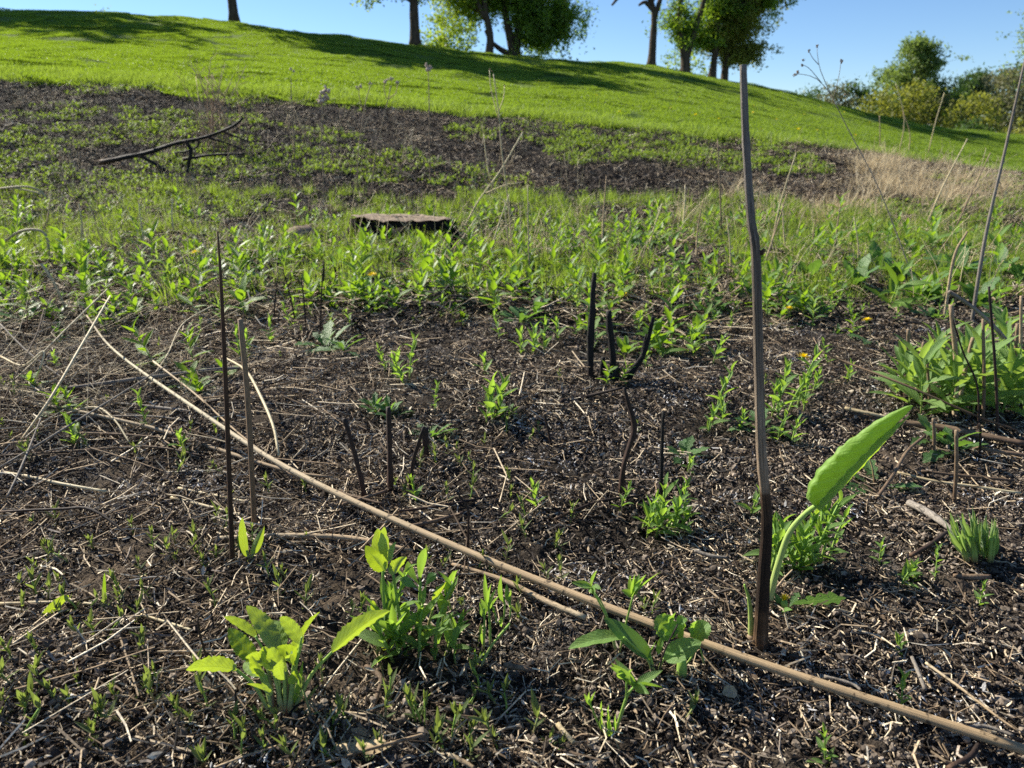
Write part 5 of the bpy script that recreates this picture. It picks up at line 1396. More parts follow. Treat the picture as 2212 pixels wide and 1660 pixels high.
NAMES = {'seedling': ('seedling', 'tiny hairy narrow-leaved seedling', 'seedling', 'seedlings sprouting from the burnt soil'),
         'weed': ('leafy_weed', 'bright green broad-leaved weed', 'weed', 'green weeds across the middle'),
         'lance': ('tall_weed', 'upright green lance-leaved weed', 'weed', 'green weeds across the middle'),
         'rosette': ('jagged_rosette', 'jagged-leaved green rosette', 'weed', 'jagged rosettes'),
         'dock': ('broad_dock', 'large wavy-leaved dark green dock', 'weed', 'docks at the middle right'),
         'shoot': ('young_shoot', 'young pale green leafy shoot', 'shoot', 'young shoots on the burnt soil'),
         'clump': ('clump_shoot', 'leafy grey-green clump shoot', 'plant', 'shoots of the right-hand clump'),
         'dandelion': ('dandelion', 'yellow flowering dandelion', 'flower', 'dandelions')}
def put(kind, u, v, s=1.0, var=None, tilt=0.12):
    b = hit(u, v); z = zg1(b.x, b.y)
    nm, desc, cat, grp = NAMES[kind]
    r = plant(kind, nm, (b.x, b.y, z - 0.003), random.uniform(0, 6.28), s, None, cat, grp, var, (random.gauss(0, tilt), random.gauss(0, tilt)))
    later(r, desc, u, v)
    return r

# seedlings in front
def z7(x, y): return x * 0.3385, 1097.9 + y * 0.3385
sl_ = [z7(*q) for q in [(245, 360), (150, 470), (300, 600), (520, 680), (560, 680), (760, 640), (720, 690), (130, 700), (620, 880), (560, 900), (680, 890), (930, 960), (870, 1000), (100, 1020), (410, 1330), (240, 1370), (660, 1400), (640, 1600), (590, 1560), (150, 1590),
      (800, 1400), (760, 1260), (940, 1120), (1230, 1150), (1310, 420), (1250, 330), (1380, 340), (1830, 480), (1800, 600), (1380, 640), (1500, 1500), (1540, 1600), (2000, 1400), (2100, 1420), (2160, 1300), (2160, 1650), (1900, 1640), (2060, 1150), (1290, 1620), (980, 280), (1130, 260), (1080, 330), (450, 330)]]
sl_ += [c8(*q)[:2] for q in [(60, 1380), (180, 1640), (490, 1350), (530, 1370), (720, 1480), (790, 1500), (760, 1400), (670, 1540), (960, 1380), (840, 1570), (1000, 1500), (1230, 1450), (280, 1390), (330, 1240), (1380, 240), (1440, 260), (1060, 360), (1180, 560), (1160, 680), (1960, 700), (2000, 680), (1430, 460), (1340, 470), (600, 350), (640, 370), (720, 230), (1200, 60), (590, 1560), (890, 380), (2190, 1350)]]
for i, (u, v) in enumerate(sl_):
    put('seedling', u, v, random.uniform(1.0, 1.45) * (1.15 if v > 1500 else 1.0))
g = np.random.default_rng(77)
n_ = 0
while n_ < 95:
    u, v = g.uniform(0, 1250), g.uniform(940, 1640)
    if float(fbm(np.array([u / 150]), np.array([v / 110]), 5)[0]) < 0.46: continue
    put('seedling', u, v, g.uniform(0.8, 1.5)); n_ += 1
# shoots with wider leaves
for (u, v, s) in [(1945, 1262, .9), (1978, 1250, .8), (2020, 1254, .6), (1903, 1218, .6), (1942, 1398, .6), (1950, 1534, .65), (2116, 1308, .6), (1790, 1652, .7), (1665, 1225, 1.3), (1680, 1222, 1.4), (1695, 1228, 1.1), (1712, 1220, 1.5), (1728, 1226, 1.3), (1742, 1220, 1.5), (1758, 1228, 1.2), (1772, 1222, 1.3), (1790, 1212, 1.0), (1700, 1205, 1.6), (1735, 1205, 1.5),
                  (815, 1412, 1.5), (850, 1420, 1.4), (880, 1405, 1.6), (905, 1418, 1.4), (935, 1408, 1.5), (960, 1400, 1.2), (835, 1395, 1.4), (1385, 1128, 1.0), (1400, 1138, 1.2), (1418, 1142, 1.3), (1435, 1138, 1.2), (1452, 1140, 1.1), (1468, 1128, 1.1), (1430, 1122, 1.4), (1478, 1105, .9), (1340, 1090, .9), (1620, 1110, 1.0), (1160, 1098, .9), (900, 1075, .8), (1065, 915, 1.8), (1075, 905, 1.6), (1050, 918, 1.2),
                  (860, 838, 1.4), (885, 832, 1.3), (875, 850, 1.2), (835, 818, 1.0), (1545, 900, 1.6), (1530, 930, 1.3), (1562, 915, 1.2), (1680, 905, 1.6), (1700, 895, 1.5), (1720, 885, 1.6), (1668, 900, 1.2), (1735, 895, 1.1), (1690, 860, 1.4), (1600, 925, .9), (1680, 950, 1.1), (1710, 955, 1.1), (1485, 1010, .8),
                  (1150, 765, 1.6), (1175, 760, 1.5), (1125, 770, 1.4), (1080, 740, 1.2), (1205, 740, 1.3), (940, 900, .8), (1540, 780, 1.4), (1500, 765, 1.3), (1830, 830, 1.0), (1755, 850, 1.0), (1790, 790, 1.0)]:
    put('shoot', u, v, s)
for (u, v, s) in [(820, 905, .8), (855, 908, .8), (930, 950, .7), (1090, 905, .5), (745, 775, 1.0), (710, 755, 1.4), (1640, 935, .9), (1480, 985, .7), (2010, 960, .8), (2060, 985, 1.0)]:
    put('rosette', u, v, s)
for (u, v, s, var) in [(1700, 705, 1.0, 3), (1752, 820, 1.2, 0), (1880, 745, 1.0, 1), (1893, 1045, 1.25, 2), (430, 585, 1.2, 0), (803, 632, 1.2, 1), (1335, 665, .9, 2), (1235, 640, .8, 0), (585, 560, .8, 1)]:
    put('dandelion', u, v, s, var, 0.05)
# the brighter weeds of the middle ground
W = [(250, 700, 1.6), (200, 695, 1.4), (285, 690, 1.3), (60, 690, 1.5), (120, 700, 1.4), (20, 670, 1.3), (330, 650, 1.2), (300, 570, 1.1), (210, 550, 1.1), (520, 640, 1.2), (480, 600, 1.1), (620, 650, 1.1), (650, 570, 1.1), (440, 555, 1.1), (390, 610, 1.1), (700, 580, 1.1), (770, 640, 1.1), (790, 575, 1.2), (840, 560, 1.2), (900, 560, 1.2), (960, 610, 1.2), (1010, 560, 1.2),
     (1050, 640, 1.1), (1100, 575, 1.2), (1150, 620, 1.1), (1000, 700, 1.0), (920, 650, 1.1), (860, 690, .9), (1090, 515, 1.2), (1150, 530, 1.2), (1210, 570, 1.3), (1260, 575, 1.3), (1300, 630, 1.2), (1355, 600, 1.3), (1420, 610, 1.3), (1480, 570, 1.3), (1530, 600, 1.2), (1590, 575, 1.2), (1480, 720, 1.2), (1510, 740, 1.2), (1380, 700, 1.1), (1290, 745, 1.3), (1310, 720, 1.1), (1660, 640, 1.2), (1690, 650, 1.1),
     (340, 800, 1.3), (400, 840, 1.2), (440, 860, 1.1), (420, 790, 1.0), (500, 820, .9), (130, 905, .9), (160, 910, .7), (90, 860, .9), (680, 640, 1.0), (560, 560, 1.1), (1430, 765, 1.7), (1400, 770, 1.4), (1455, 745, 1.6), (1485, 755, 1.3), (1350, 770, 1.1), (1335, 838, .8), (1310, 845, .7)]
for i, (u, v, s) in enumerate(W):
    put('weed' if i % 3 else 'lance', u, v, s * (0.95 if i % 3 else 0.8))
n_ = 0
while n_ < 120:
    u, v = g.uniform(0, 2212), 470 + 220 * g.random() ** 0.8
    if u > 600 and u < 960 and v < 540: continue
    if g.random() > 0.35 + 0.9 * float(fbm(np.array([u / 130]), np.array([v / 50]), 15)[0]) ** 1.5: continue
    put('weed' if g.random() < 0.6 else 'lance', u, v, g.uniform(0.9, 1.6)); n_ += 1
for (u, v, s) in [(1970, 645, 1.0), (1985, 640, .9), (1840, 625, 1.0), (1740, 610, .9), (2060, 610, 1.0), (2140, 600, 1.0), (2200, 620, .9), (1890, 600, .9), (2110, 660, .8), (1930, 610, .8), (2025, 590, .9)]:
    put('dock', u, v, s)
for (u, v, s) in [(1935, 860, 1.0), (1965, 885, 1.0), (1990, 900, 1.1), (2015, 880, 1.15), (2045, 905, 1.1), (2075, 890, 1.2), (2100, 905, 1.1), (2130, 890, 1.15), (2160, 905, 1.1), (2190, 885, 1.1), (2212, 905, 1.0), (2000, 850, 1.1), (2060, 850, 1.15), (2120, 850, 1.1), (2180, 845, 1.1), (2030, 820, 1.0), (2090, 820, 1.0), (2150, 815, 1.0)]:
    put('clump', u, v, s)

# ------------------------------------------------------------------ countless green cover
def src_of(kind, n): return [merged(SPECIES[kind][i % len(SPECIES[kind])], kind + '_cover') for i in range(n)]
cov = src_of('weed', 3) + src_of('lance', 4) + src_of('rosette', 2) + src_of('shoot', 3) + src_of('fine', 4) + src_of('dark', 4)
x, y = spread(3600, 2.35, 5.6, 0.4, 0.82, power=0)
dens = smooth(2.3, 3.3, y) * (0.08 + 1.0 * smooth(0.40, 0.60, fbm(x * 1.6, y * 1.6, 71)))
x, y = keep(x, y, np.clip(dens, 0, 1) * 0.8)
scat('weed_cover', cov, x, y, -0.005, 0.5, 1.3, 'low mixed green weeds filling the middle ground', 'weeds', e=0)
# feathery green and grass tufts
tuft_src = [blades(340 + i, 70, 0.05, 0.05, 0.16, 0.0035, 0.45, M['tuft'], 'grass_tuft') for i in range(4)]
x, y = spread(2600, 2.9, 6.4, 0.4, 0.85, power=0)
x, y = keep(x, y, np.clip(smooth(2.8, 3.6, y) * (0.15 + 1.2 * smooth(0.40, 0.6, fbm(x * 1.1 + 4, y * 1.1, 73))), 0, 1))
scat('grass_tufts', tuft_src, x, y, -0.005, 0.6, 1.35, 'thin green grass tufts among the weeds', 'grass', e=0)
# small light seedlings over the burnt slope
def sprig(seed, n, R_, h):
    g = np.random.default_rng(seed); mb = MB()
    for _ in range(n):
        d = R_ * math.sqrt(g.random()); b = g.uniform(0, 6.28); hh = h * g.uniform(0.4, 1.1); p = Vector((d * math.cos(b), d * math.sin(b), 0))
        for q in range(6):
            t = g.uniform(0.3, 1.0); L = g.uniform(0.018, 0.040)
            lf = leaf(L, L * 0.42, 'lance', 2, 2, 0.3, 0.4)
            mb.merge(lf, Matrix.Translation(p + Vector((0, 0, hh * t))) @ rot(g.uniform(0, 6.28), g.uniform(0.2, 1.1)))
    return mb.mesh('sprig', M['cover'])
spr = [sprig(400 + i, 9, 0.10, 0.07) for i in range(5)]
x, y = spread(5200, 4.6, 10.5, 0.4, 0.85, power=0)
f_ = fbm(x * 0.75, y * 0.95, 81, 3) + 0.10 * smooth(-0.5, -3.5, x + 0.2 * y) - 0.035 * smooth(8.0, 10.2, y) + 0.05 * smooth(6.2, 5.2, y)
x, y = keep(x, y, np.clip(smooth(0.44, 0.60, f_), 0, 1) * 0.95)
scat('slope_sprouts', spr, x, y, -0.004, 0.6, 1.3, 'thin light green sprouts over the burnt slope', 'sprouts', e=0)
# sparse ones nearer by
x, y = spread(420, 1.5, 3.2, 0.35, 0.82, power=0)
x, y = keep(x, y, smooth(0.45, 0.65, fbm(x * 2.1, y * 2.1, 83)))
seed_src = [merged(SPECIES['seedling'][i], 'seedling_cover') for i in range(6)] + [merged(SPECIES['shoot'][i], 'shoot_cover') for i in range(3)]
scat('sprout_cover', seed_src, x, y, -0.002, 0.7, 1.4, 'tiny scattered sprouts on the burnt soil farther back', 'sprouts', e=0)

# standing dry stems, too many to count
def dry_stand(seed, n, R_, h0, h1, r, mat, lean=0.25):
    g = np.random.default_rng(seed); mb = MB()
    for _ in range(n):
        d = R_ * math.sqrt(g.random()); b = g.uniform(0, 6.28); h = g.uniform(h0, h1)
        p = np.array([d * math.cos(b), d * math.sin(b), -0.01]); l = g.normal(size=2) * lean * h
        tube(mb, spline([p, p + np.array([l[0] * .4, l[1] * .4, h * .55]), p + np.array([l[0] * 1.2, l[1] * 1.2, h])], 4), np.linspace(r, r * 0.5, 4), 3, cap=False)
    return mb.mesh('dry_stems', mat)
ds = [dry_stand(500 + i, 7, 0.12, 0.10, 0.32, 0.0016, M['straw'], 0.3) for i in range(5)]
x, y = spread(900, 3.0, 9.5, 0.4, 0.85, power=0)
x, y = keep(x, y, np.clip(0.10 + 0.7 * dry_at(x, y) * smooth(0.38, 0.6, fbm(x * 1.2, y * 1.2, 91)) + 0.35 * smooth(-1.0, -3.0, x) * smooth(4.5, 5.5, y), 0, 1))
scat('dry_stems', ds, x, y, 0, 0.6, 1.3, 'thin standing straw-coloured stems among the weeds', 'stems', e=0, tilt=0.1)
# the heap of dry grass at right
dg = [blades(520 + i, 90, 0.16, 0.14, 0.42, 0.0075, 1.7, M['drybush'], 'dry_grass_tuft') for i in range(4)]
M['drygrass'] = mat_bits('dry_grass', [(0, (0.36, 0.27, 0.15)), (0.5, (0.58, 0.47, 0.29)), (1, (0.74, 0.64, 0.44))], 0.8, 0.35)
for m_ in dg: m_.materials[0] = M['drygrass']
pts = []
for (u, v, ru, rv, n) in [(1890, 368, 80, 20, 34), (1960, 405, 130, 40, 24), (2070, 430, 140, 50, 22), (1900, 455, 160, 40, 14), (2130, 410, 90, 30, 14), (1700, 470, 200, 50, 14)]:
    for _ in range(n):
        b = hit(u + g.normal() * ru * .5, v + g.normal() * rv * .5); pts.append((b.x, b.y))
pts = np.array(pts)
scat('dry_grass_heap', dg, pts[:, 0], pts[:, 1], 0, 0.45, 0.85, 'matted heap of dry tan grass at the right below the lawn', 'dry grass', e=0, tilt=0.25)

# fine wispy dead stalks
def wisps(seed, n, R_, lo, hi, r):
    g = np.random.default_rng(seed); mb = MB()
    for _ in range(n):
        d = R_ * math.sqrt(g.random()); b = g.uniform(0, 6.28); h = g.uniform(lo, hi)
        p = np.array([d * math.cos(b), d * math.sin(b), 0.0]); a = g.uniform(0, 6.28); el = abs(g.normal()) * 0.5 + 0.08
        dr = np.array([math.cos(a) * math.cos(el), math.sin(a) * math.cos(el), math.sin(el)])
        sag = np.array([0, 0, -0.30 * h * g.random()]); sw = g.normal(size=3) * 0.10 * h * np.array([1, 1, .3])
        tube(mb, spline([p, p + dr * h * .5 + sw, p + dr * h + sag + sw * .5], 6), np.linspace(r, r * 0.45, 6), 3, cap=False)
    return mb.mesh('wisps', M['bits_wisp'])
M['bits_wisp'] = mat_bits('dead_wisps', [(0, (0.20, 0.15, 0.10)), (0.5, (0.40, 0.32, 0.21)), (1, (0.64, 0.55, 0.38))], 0.8)
ws = [wisps(560 + i, 12, 0.20, 0.12, 0.42, 0.0011) for i in range(6)]
x, y = spread(1000, 2.4, 9.8, 0.4, 0.85, power=0)
x, y = keep(x, y, np.clip(0.10 + 0.8 * dry_at(x, y) * fbm(x * 0.9, y * 0.9, 95) + 0.5 * smooth(-1.2, -2.6, x) * smooth(7.5, 5.0, y), 0, 1))
scat('dead_wisps', ws, x, y, 0, 0.6, 1.3, 'fine tangled dead stalks through the weeds', 'stems', e=0, tilt=0.1)
x = rng.uniform(-2.1, -0.75, 60); y = rng.uniform(1.5, 3.0, 60)
x, y = keep(x, y, smooth(-0.2, 0.35, -x - 0.55 * y + 0.15))
scat('tangle_wisps', [wisps(580 + i, 14, 0.22, 0.15, 0.5, 0.0010) for i in range(4)], x, y, 0, 0.7, 1.1, 'fine grey dead stalks tangled at the left edge', 'stems', e=0, tilt=0.1)

# individual straws standing in the middle, tall enough to tell apart
mids = [(1105, 560, 1090, 430), (1145, 610, 1140, 400), (1180, 680, 1178, 615), (1215, 560, 1212, 470), (1045, 600, 1100, 420), (965, 560, 1030, 470), (1300, 560, 1310, 380), (1350, 520, 1352, 450), (1395, 560, 1430, 440), (1470, 520, 1480, 400), (1505, 560, 1520, 430), (1560, 520, 1550, 300), (1580, 600, 1570, 470), (1700, 560, 1690, 440), (1745, 580, 1760, 480), (1800, 570, 1815, 440), (1850, 600, 1845, 470),
        (1660, 560, 1720, 330), (1640, 600, 1700, 420), (875, 480, 868, 400), (905, 520, 900, 440), (690, 640, 700, 560), (640, 700, 610, 580), (770, 600, 740, 500), (550, 560, 560, 480), (590, 700, 600, 600), (660, 720, 650, 600), (690, 730, 700, 560), (320, 560, 300, 440), (160, 560, 170, 440), (210, 520, 180, 420), (90, 520, 110, 420), (380, 520, 372, 430), (1940, 340, 1935, 180), (1960, 345, 1950, 240), (1900, 335, 1900, 250), (2005, 330, 2040, 200), (2095, 440, 2130, 320), (2160, 470, 2150, 370), (2050, 520, 2140, 330), (1990, 510, 2090, 300)]
for i, (u0, v0, u1, v1) in enumerate(mids):
    m_ = ('straw', 'straw', 'tanstick', 'drybush')[i % 4] if i not in (20, 21, 22, 25, 26, 27) else 'charstem'
    um, vm = (u0 + u1) / 2 + random.gauss(0, 6), (v0 + v1) / 2
    o, b, P = up_stem('straw_stalk', None, 'stem', [(u0, v0), (um, vm), (u1, v1)], ([4.2, 3.4, 2] if v0 > 480 else [2.2, 1.9, 1.3]), M[m_], 5, 9, 0.03, 'thin stems standing in the middle ground', 900 + i)
    later(o, 'thin charred stem standing' if m_ == 'charstem' else 'thin straw-coloured stem standing', (u0 + u1) / 2, (v0 + v1) / 2)

# pale dry thicket at upper left
def thicket():
    b = hit(475, 330); b.z = zg1(b.x, b.y); k = kpx(b)
    t = tag(empty('dry_thicket', b), 'pale brown twiggy dry thicket standing before the lawn at left', 'bush')
    g = np.random.default_rng(5)
    for i in range(26):
        bx = g.normal() * 22; h = g.uniform(70, 175) if i % 3 else g.uniform(110, 190)
        P = spline([Vector((bx * k, g.normal() * 0.08, -0.02)), Vector(((bx + g.normal() * 12) * k, g.normal() * .1, h * 0.55 * k)), Vector(((bx * 1.5 + g.normal() * 22) * k, g.normal() * .12, h * k))], 7)
        mb = MB(); tube(mb, P, np.linspace(2.4, 1.0, 7) / 2 * k, 4)
        for q in range(7):
            j = int(g.integers(2, 7)); p = P[j]
            e = p + np.array([g.normal() * 16 * k, g.normal() * 0.08, g.uniform(4, 26) * k])
            tube(mb, spline([p, (p + e) / 2 + g.normal(size=3) * 0.01, e], 3), 0.8 / 2 * k, 3, cap=False)
        mb.build('twig', M['drybush'], t)
thicket()
settle()
# ------------------------------------------------------------------ trees
def leaf_cloud(centres, spread_, per, size, seed, squash=0.8, droop=0.0):
    """Diamond leaves in clumps round the given centres: arrays of verts and faces."""
    g = np.random.default_rng(seed)
    C = np.repeat(np.asarray(centres), per, 0)
    n = len(C)
    sp = np.repeat(np.asarray(spread_) * np.ones(len(centres)), per)[:, None]
    off = g.normal(size=(n, 3)) * sp * np.array([1, 1, squash])
    if droop: off[:, 2] -= np.abs(g.normal(size=n)) * droop
    P = C + off
    a = g.normal(size=(n, 3)); a /= np.linalg.norm(a, axis=1)[:, None]
    b = np.cross(a, g.normal(size=(n, 3))); b /= np.linalg.norm(b, axis=1)[:, None] + 1e-9
    s_ = size * g.uniform(0.6, 1.3, n)[:, None]
    V = np.stack([P - a * s_, P - b * s_ * 0.5, P + a * s_, P + b * s_ * 0.5], 1).reshape(-1, 3)
    i = np.arange(n) * 4
    return V, np.c_[i, i + 1, i + 2, i + 3]

def tree(label, u, v, Y, h, r, lobes, leafmat, seed, bark='bark', trunk=None, per=26, size=0.058, cl=0.9, bare=0, group='trees on the hill', name='tree', droop=0.0, pos=None, sparse=1.0, limbs=9):
    """lobes: (dx, dy, z, rx, rz, clumps). The trunk forks into limbs that carry the lobes."""
    g = np.random.default_rng(seed)
    if pos is None:
        p = at_y(u, v, Y); x, y = p.x, p.y
    else: x, y = pos
    b = Vector((x, y, zg1(x, y) - 0.1))
    t = tag(empty(name, b), label, 'tree', group)
    mb = MB()
    tr = trunk or [[(0, 0, 0), (g.normal() * .05, g.normal() * .05, h * 0.3), (g.normal() * .12, g.normal() * .1, h * 0.62), (g.normal() * .2, g.normal() * .2, h * 0.9)]]
    ends = []
    for path in tr:
        P = spline([Vector(q) for q in path], 16)
        base = path[0][2] < 0.05
        rad = np.linspace(r if base else r * 0.62, r * 0.22, 16) * (1 + 0.03 * g.normal(size=16))
        if base: rad[0] *= 1.55; rad[1] *= 1.15
        tube(mb, P, rad, 9, 0.05, seed)
        ends.append(P)
    tk = mb.build('trunk', M[bark], t)
    lm = MB(); C = []; S = []
    allp = np.concatenate(ends)
    for (dx, dy, z, rx, rz, n) in lobes:
        for _ in range(int(n * 0.45)):
            d = g.normal(size=3); d /= np.linalg.norm(d); q = g.random() ** 0.38 * g.uniform(0.8, 1.15)
            c = np.array([dx + d[0] * rx * q, dy + d[1] * rx * q, z + d[2] * rz * q])
            C.append(c); S.append(g.uniform(0.09, 0.24) * cl)
        for _ in range(limbs):
            d = g.normal(size=3); d /= np.linalg.norm(d)
            e = np.array([dx + d[0] * rx * .85, dy + d[1] * rx * .85, z + d[2] * rz * .75])
            low = allp[allp[:, 2] < max(e[2] - 0.15, allp[:, 2].min() + h * 0.22)]
            s0 = low[np.argmin(np.linalg.norm(low - e, axis=1))] if len(low) else allp[len(allp) // 2]
            m = (s0 + e) / 2 + np.array([g.normal() * .15, g.normal() * .15, 0.12 * np.linalg.norm(e - s0)])
            P = spline([s0, m, e], 8)
            tube(lm, P, np.linspace(r * 0.22, r * 0.035, 8), 5)
            for _ in range(9):
                j = int(g.integers(2, 8)); e2 = P[j] + g.normal(size=3) * np.array([.5, .5, .4]) * (0.5 + 0.28 * rx)
                tube(lm, spline([P[j], (P[j] + e2) / 2 + g.normal(size=3) * .05, e2], 4), np.linspace(r * 0.06, r * 0.018, 4), 3, cap=False)
                C.append(e2); S.append(g.uniform(0.09, 0.20) * cl); C.append((P[j] + 2 * e2) / 3); S.append(0.12 * cl)
    if lm.n: lm.build('limbs', M[bark], tk)
    for _ in range(bare):
        pass
    C = np.array(C); S = np.array(S)
    if len(C):
        k = g.random(len(C)) < sparse
        V, F = leaf_cloud(C[k], S[k], per, size, seed + 1, 0.8, droop)
        link('crown', raw_mesh('crown', V, F, M[leafmat], True), t)
    return t

# on the crest; everything above the picture's edge is built too, for it throws the long shadows on the lawn
big = lambda s, n=70: [(0, 0, 6.6 * s, 2.3 * s, 1.9 * s, n), (-1.0 * s, 0.3, 5.0 * s, 1.6 * s, 1.0 * s, n // 3), (1.2 * s, -0.3, 5.2 * s, 1.6 * s, 1.0 * s, n // 3)]
tree('lone straight dark trunk on the crest at left', 508, 66, 27, 8.0, 0.155, [(0, 0, 6.6, 2.2, 1.2, 120), (-0.6, .2, 5.2, 2.6, 1.0, 120), (0.4, -.2, 3.9, 2.6, 0.9, 110), (-0.6, 0.3, 2.9, 2.2, 0.5, 70)], 'crown1', 11, limbs=12, per=60, size=0.075)
tree('straight dark trunk with a few low leafy twigs, left of the dense crown', 898, 108, 27, 6.0, 0.185, [(0, 0, 3.7, 1.3, 0.6, 30)] + [(-1.5, 0, 2.0, 0.75, 0.16, 7), (0.7, 0.2, 2.1, 0.35, 0.25, 3)], 'crown2', 12, sparse=0.95)
tree('slender curved trunk at the left of the dense crown', 1056, 128, 28, 7.0, 0.15, [(-0.9, .6, 3.0, 1.2, 1.1, 40), (0, 0, 4.0, 1.5, 0.9, 40), (-1.3, 1.2, 1.8, 0.75, 0.8, 22)], 'crown2', 13,
     trunk=[[(0, 0, 0), (0.05, 0, 0.8), (-0.12, 0, 1.7), (-0.10, 0, 2.6), (0.1, 0, 4.2)], [(-0.1, 0, 1.3), (-0.4, 0, 1.9), (-0.6, .1, 2.8), (-0.7, .2, 4.2)]], per=30)
tree('twin-stemmed tree with a dense drooping green crown on the crest', 1108, 135, 28.5, 7.0, 0.20, [(1.25, 0, 1.75, 1.15, 0.75, 56), (1.9, .2, 1.35, 0.75, 0.55, 22), (0.5, .3, 2.7, 1.5, 0.9, 50), (-0.4, .4, 2.4, 0.9, 0.6, 22), (0.3, 0, 3.7, 1.6, 0.8, 50), (1.3, 0.1, 1.0, 0.6, 0.3, 8)], 'crown1', 14,
     trunk=[[(0, 0, 0), (-0.05, 0, .6), (-0.25, 0, 1.5), (-0.4, 0, 2.6), (-0.3, 0, 3.9)], [(0.02, 0, 0.0), (0.18, 0, .9), (0.25, 0, 1.7), (0.5, 0, 2.6), (0.7, 0, 3.8)], [(0.2, 0, 1.0), (0.6, 0, 1.5), (1.1, 0, 1.75), (1.6, 0, 1.8)], [(-0.02, 0, .3), (-0.4, 0, .45), (-0.8, 0, .75), (-1.0, 0, 1.1)]], per=36, droop=0.22)
tree('forked thin dark trunk standing alone, with bare twigs', 1406, 150, 30, 7.5, 0.165, [(-0.2, 0, 4.6, 1.3, 0.8, 26)], 'crown1', 15,
     trunk=[[(0, 0, 0), (0.02, 0, 1.0), (0.0, 0, 1.9), (-0.25, 0, 2.8), (-0.4, 0, 4.4)], [(0.02, 0, 1.8), (0.25, 0, 2.6), (0.4, 0, 3.4), (0.55, 0, 4.5)], [(-0.05, 0, 2.3), (-0.7, 0, 2.75), (-1.3, 0, 2.5), (-1.6, 0, 2.2)], [(0.0, 0, 2.0), (-0.35, 0, 2.3), (-0.6, 0, 2.2)]], sparse=0.85)
tree('leaning forked dark trunk left in the right-hand grove', 1478, 166, 30, 7.5, 0.20, [(0.2, 0, 4.2, 1.5, 0.8, 36), (-0.5, .4, 1.9, 0.7, 0.9, 16)], 'crown1', 16,
     trunk=[[(0, 0, 0), (0.0, 0, .6), (-0.25, 0, 1.4), (-0.35, 0, 2.2), (-0.3, 0, 4.0)], [(0.02, 0, 0.5), (0.2, 0, 1.3), (0.45, 0, 2.2), (0.6, 0, 3.0), (0.8, 0, 4.2)]], sparse=0.9)
tree('dark trunk second from right in the right-hand grove', 1537, 179, 31, 6.5, 0.155, [(0.9, 0, 2.8, 1.15, 0.6, 36), (1.9, 0, 3.0, 0.9, 0.6, 20), (0.2, 0.2, 3.6, 1.4, 0.8, 36), (-0.8, .4, 1.9, 0.55, 0.5, 10)], 'crown1', 17, per=30)
tree('mossy dark trunk at the right end of the right-hand grove', 1564, 184, 31.5, 6.0, 0.145, [(0.9, 0, 2.4, 0.8, 0.55, 30), (0.1, .3, 2.9, 1.0, 0.6, 28), (1.1, 0, 3.3, 1.2, 0.7, 34), (1.15, 0, 1.3, 0.3, 0.4, 6), (-0.4, .3, 1.9, 0.4, 0.4, 8)], 'crown4', 18, per=30)
# trees left of the frame whose shadows cross the slope
tree('leafy tree beyond the left edge of the picture', 0, 0, 0, 10, 0.2, [(0, 0, 8.0, 2.6, 1.6, 110), (0, 0, 6.2, 2.6, 1.2, 80)], 'crown1', 19, pos=(-21.0, 29.0), per=60, size=0.075)
tree('third leafy tree beyond the left edge of the picture', 0, 0, 0, 12, 0.24, [(0, 0, 10.2, 3.2, 2.0, 150), (0.5, 0, 8.0, 3.2, 1.2, 110), (-1, 0, 11.6, 2.0, 1.2, 60)], 'crown1', 24, pos=(-25.5, 33.0), per=60, size=0.075)
tree('second leafy tree beyond the left edge of the picture', 0, 0, 0, 8, 0.2, big(1.15), 'crown1', 20, pos=(-24.0, 29.5), per=50, size=0.075)
# bushes behind the crest
def bush(label, u, v, Y, w, h, mat, seed, n=60, per=40, size=0.09, name='bush', cat='bush', group='bushes behind the lawn', cl=1.0, zoff=0.0, bark='bark_far', stems_=7):
    g = np.random.default_rng(seed)
    p = at_y(u, v, Y); z0 = zg1(p.x, p.y)
    b = Vector((p.x, p.y, z0)); t = tag(empty(name, b), label, cat, group)
    hz = (p.z - z0)                                   # its foot may be hidden behind the crest
    H_ = max(h + hz, h * 0.6)
    mb = MB()
    for i in range(stems_):
        e = np.array([g.normal() * w * .3, g.normal() * w * .25, H_ * g.uniform(.5, .9)])
        tube(mb, spline([(g.normal() * .1, g.normal() * .1, -0.1), e * np.array([.4, .4, .5]), e], 8), np.linspace(0.05, 0.015, 8) * max(0.5, h / 3), 6)
    mb.build('stem', M[bark], t)
    C = []
    for _ in range(n):
        d = g.normal(size=3); d /= np.linalg.norm(d); q = g.random() ** 0.4
        C.append((d[0] * w / 2 * q, d[1] * w / 2 * q, H_ * 0.54 + d[2] * H_ * 0.5 * q))
    V, F = leaf_cloud(np.array(C), 0.18 * cl, per, size, seed, 0.85)
    link('crown', raw_mesh('crown', V, F, M[mat], True), t)
bush('bright leafy sapling tops peeping over the crest at left', 240, 44, 32, 2.0, 0.45, 'crown2', 31, 26, 14, 0.07)
bush('bright yellow-green bush behind the trunks, left of the dense crown', 968, 128, 33, 2.4, 1.7, 'crown2', 32, 60, 46, 0.08)
bush('small pale bush at the right of the grove foot', 1470, 170, 36, 2.2, 1.3, 'crown2', 33, 30, 30, 0.08)
bush('low green bush at the left end of the far treeline', 1745, 225, 62, 2.0, 1.6, 'crown3', 34, 26, 34, 0.13, cl=1.6)
bush('twiggy grey-green bush second in the far treeline', 1800, 240, 60, 3.6, 2.0, 'twiggy', 35, 50, 40, 0.13, cl=1.8)
bush('dark green bush beside the tall round tree', 1842, 250, 60, 3.0, 2.6, 'crown3', 36, 50, 50, 0.13, cl=1.8)
bush('yellowish bush at the foot of the tall round tree', 1890, 268, 56, 2.6, 2.2, 'crown4', 37, 44, 44, 0.13, cl=1.8)
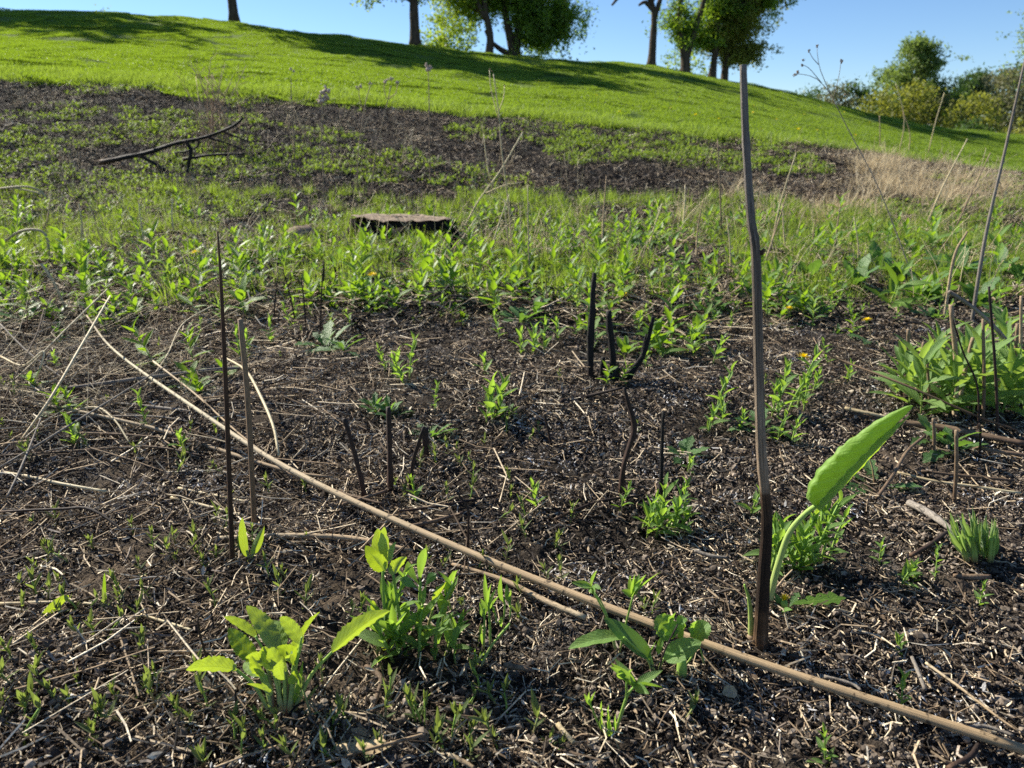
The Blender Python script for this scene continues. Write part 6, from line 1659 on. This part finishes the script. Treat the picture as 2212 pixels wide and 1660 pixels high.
bush('olive shrub right under the tall round tree', 1950, 282, 56, 4.2, 3.2, 'crown4', 38, 70, 50, 0.13, cl=1.9)
bush('dark shrub between the round tree and the grey conifer', 2010, 290, 58, 2.6, 2.6, 'twiggy', 39, 40, 44, 0.13, cl=1.9)
bush('olive bush in front of the right treeline', 2085, 296, 54, 4.2, 2.6, 'crown4', 40, 66, 48, 0.13, cl=1.9)
bush('dark rounded bush in front at far right', 2105, 306, 50, 2.6, 1.3, 'crown3', 41, 40, 40, 0.12, cl=1.6)
bush('broad brown-green bush at the right edge', 2180, 302, 56, 6.0, 4.6, 'twiggy', 42, 100, 50, 0.13, cl=2.0)
bush('tall dark bush behind the right edge', 2150, 296, 66, 7.0, 5.6, 'crown3', 43, 110, 50, 0.15, cl=2.2)
bush('yellow-brown low bush at the right edge', 2196, 312, 46, 2.4, 1.3, 'crown4', 44, 30, 40, 0.10, cl=1.4)
bush('dim green bush closing the treeline behind', 1905, 280, 74, 6.0, 3.6, 'crown3', 45, 70, 44, 0.16, cl=2.4)
bush('dim olive bush closing the gap beyond the grey conifer', 2060, 290, 76, 7.0, 4.4, 'crown3', 46, 80, 44, 0.16, cl=2.4)
bush('low far bush just right of the grove', 1765, 232, 70, 3.4, 1.6, 'crown3', 47, 30, 40, 0.15, cl=2.0)
tree('tall round pale green tree in the far treeline', 1962, 285, 60, 8.2, 0.16, [(0, 0, 5.6, 2.7, 2.2, 150), (-1.2, 0, 4.2, 2.2, 1.4, 70), (1.8, 0, 3.9, 1.9, 1.4, 60), (0, 0, 7.3, 1.3, 0.8, 40)], 'crown5', 21, bark='bark_far', per=30, size=0.11, cl=1.5, group='far treeline', limbs=10)
tree('grey-green conical tree right of the tall round tree', 2082, 292, 66, 7.0, 0.16, [(0, 0, 3.4, 1.7, 1.8, 60), (0.2, 0, 5.2, 1.2, 1.3, 40), (-1.2, 0, 4.2, .8, 1.2, 20)], 'crown3', 22, bark='bark_far', per=26, size=0.12, cl=1.5, group='far treeline')
tree('sparse young tree with fine bare twigs at the right edge', 2212, 300, 58, 11.0, 0.16, [(0, 0, 7.0, 2.6, 3.0, 40), (-0.8, 0, 9.2, 1.4, 1.4, 18)], 'crown2', 23, bark='bark_far', per=7, size=0.10, cl=1.4, group='far treeline', limbs=14)
# ground far off under the treeline is the same sheet; yellow specks in the lawn are small flowers
def specks():
    g = np.random.default_rng(9); mb = MB()
    for i in range(70):
        u, v = g.uniform(1150, 2100), g.uniform(150, 330)
        b = hit(u, v)
        if b.y > 45 or b.y < lawn_edge(np.array([b.x]))[0] + 0.4: continue
        r = empty('lawn_dandelion', (b.x, b.y, zg1(b.x, b.y)))
        m_ = SPECK_HEAD
        o = link('flower_head', m_, r); o.location = (0, 0, 0.085); o.rotation_euler = (g.normal() * .3, g.normal() * .3, 0)
        o2 = link('flower_stalk', SPECK_STALK, r)
        tag(r, 'tiny yellow flower dotting the lawn at right', 'flower', 'yellow flowers dotting the lawn')
mb = MB()
for i in range(14): mb.merge(leaf(0.03, 0.012, 'strap', 2, 1, 0.2, 0.0), rot(i * 0.45, 0.3))
SPECK_HEAD = mb.mesh('flower_head', M['petal'])
SPECK_STALK = stem_mesh([(0, 0, -0.01), (0, 0, 0.05), (0.002, 0, 0.087)], 0.003, 0.002, M['greenstem'], name='flower_stalk')
specks()
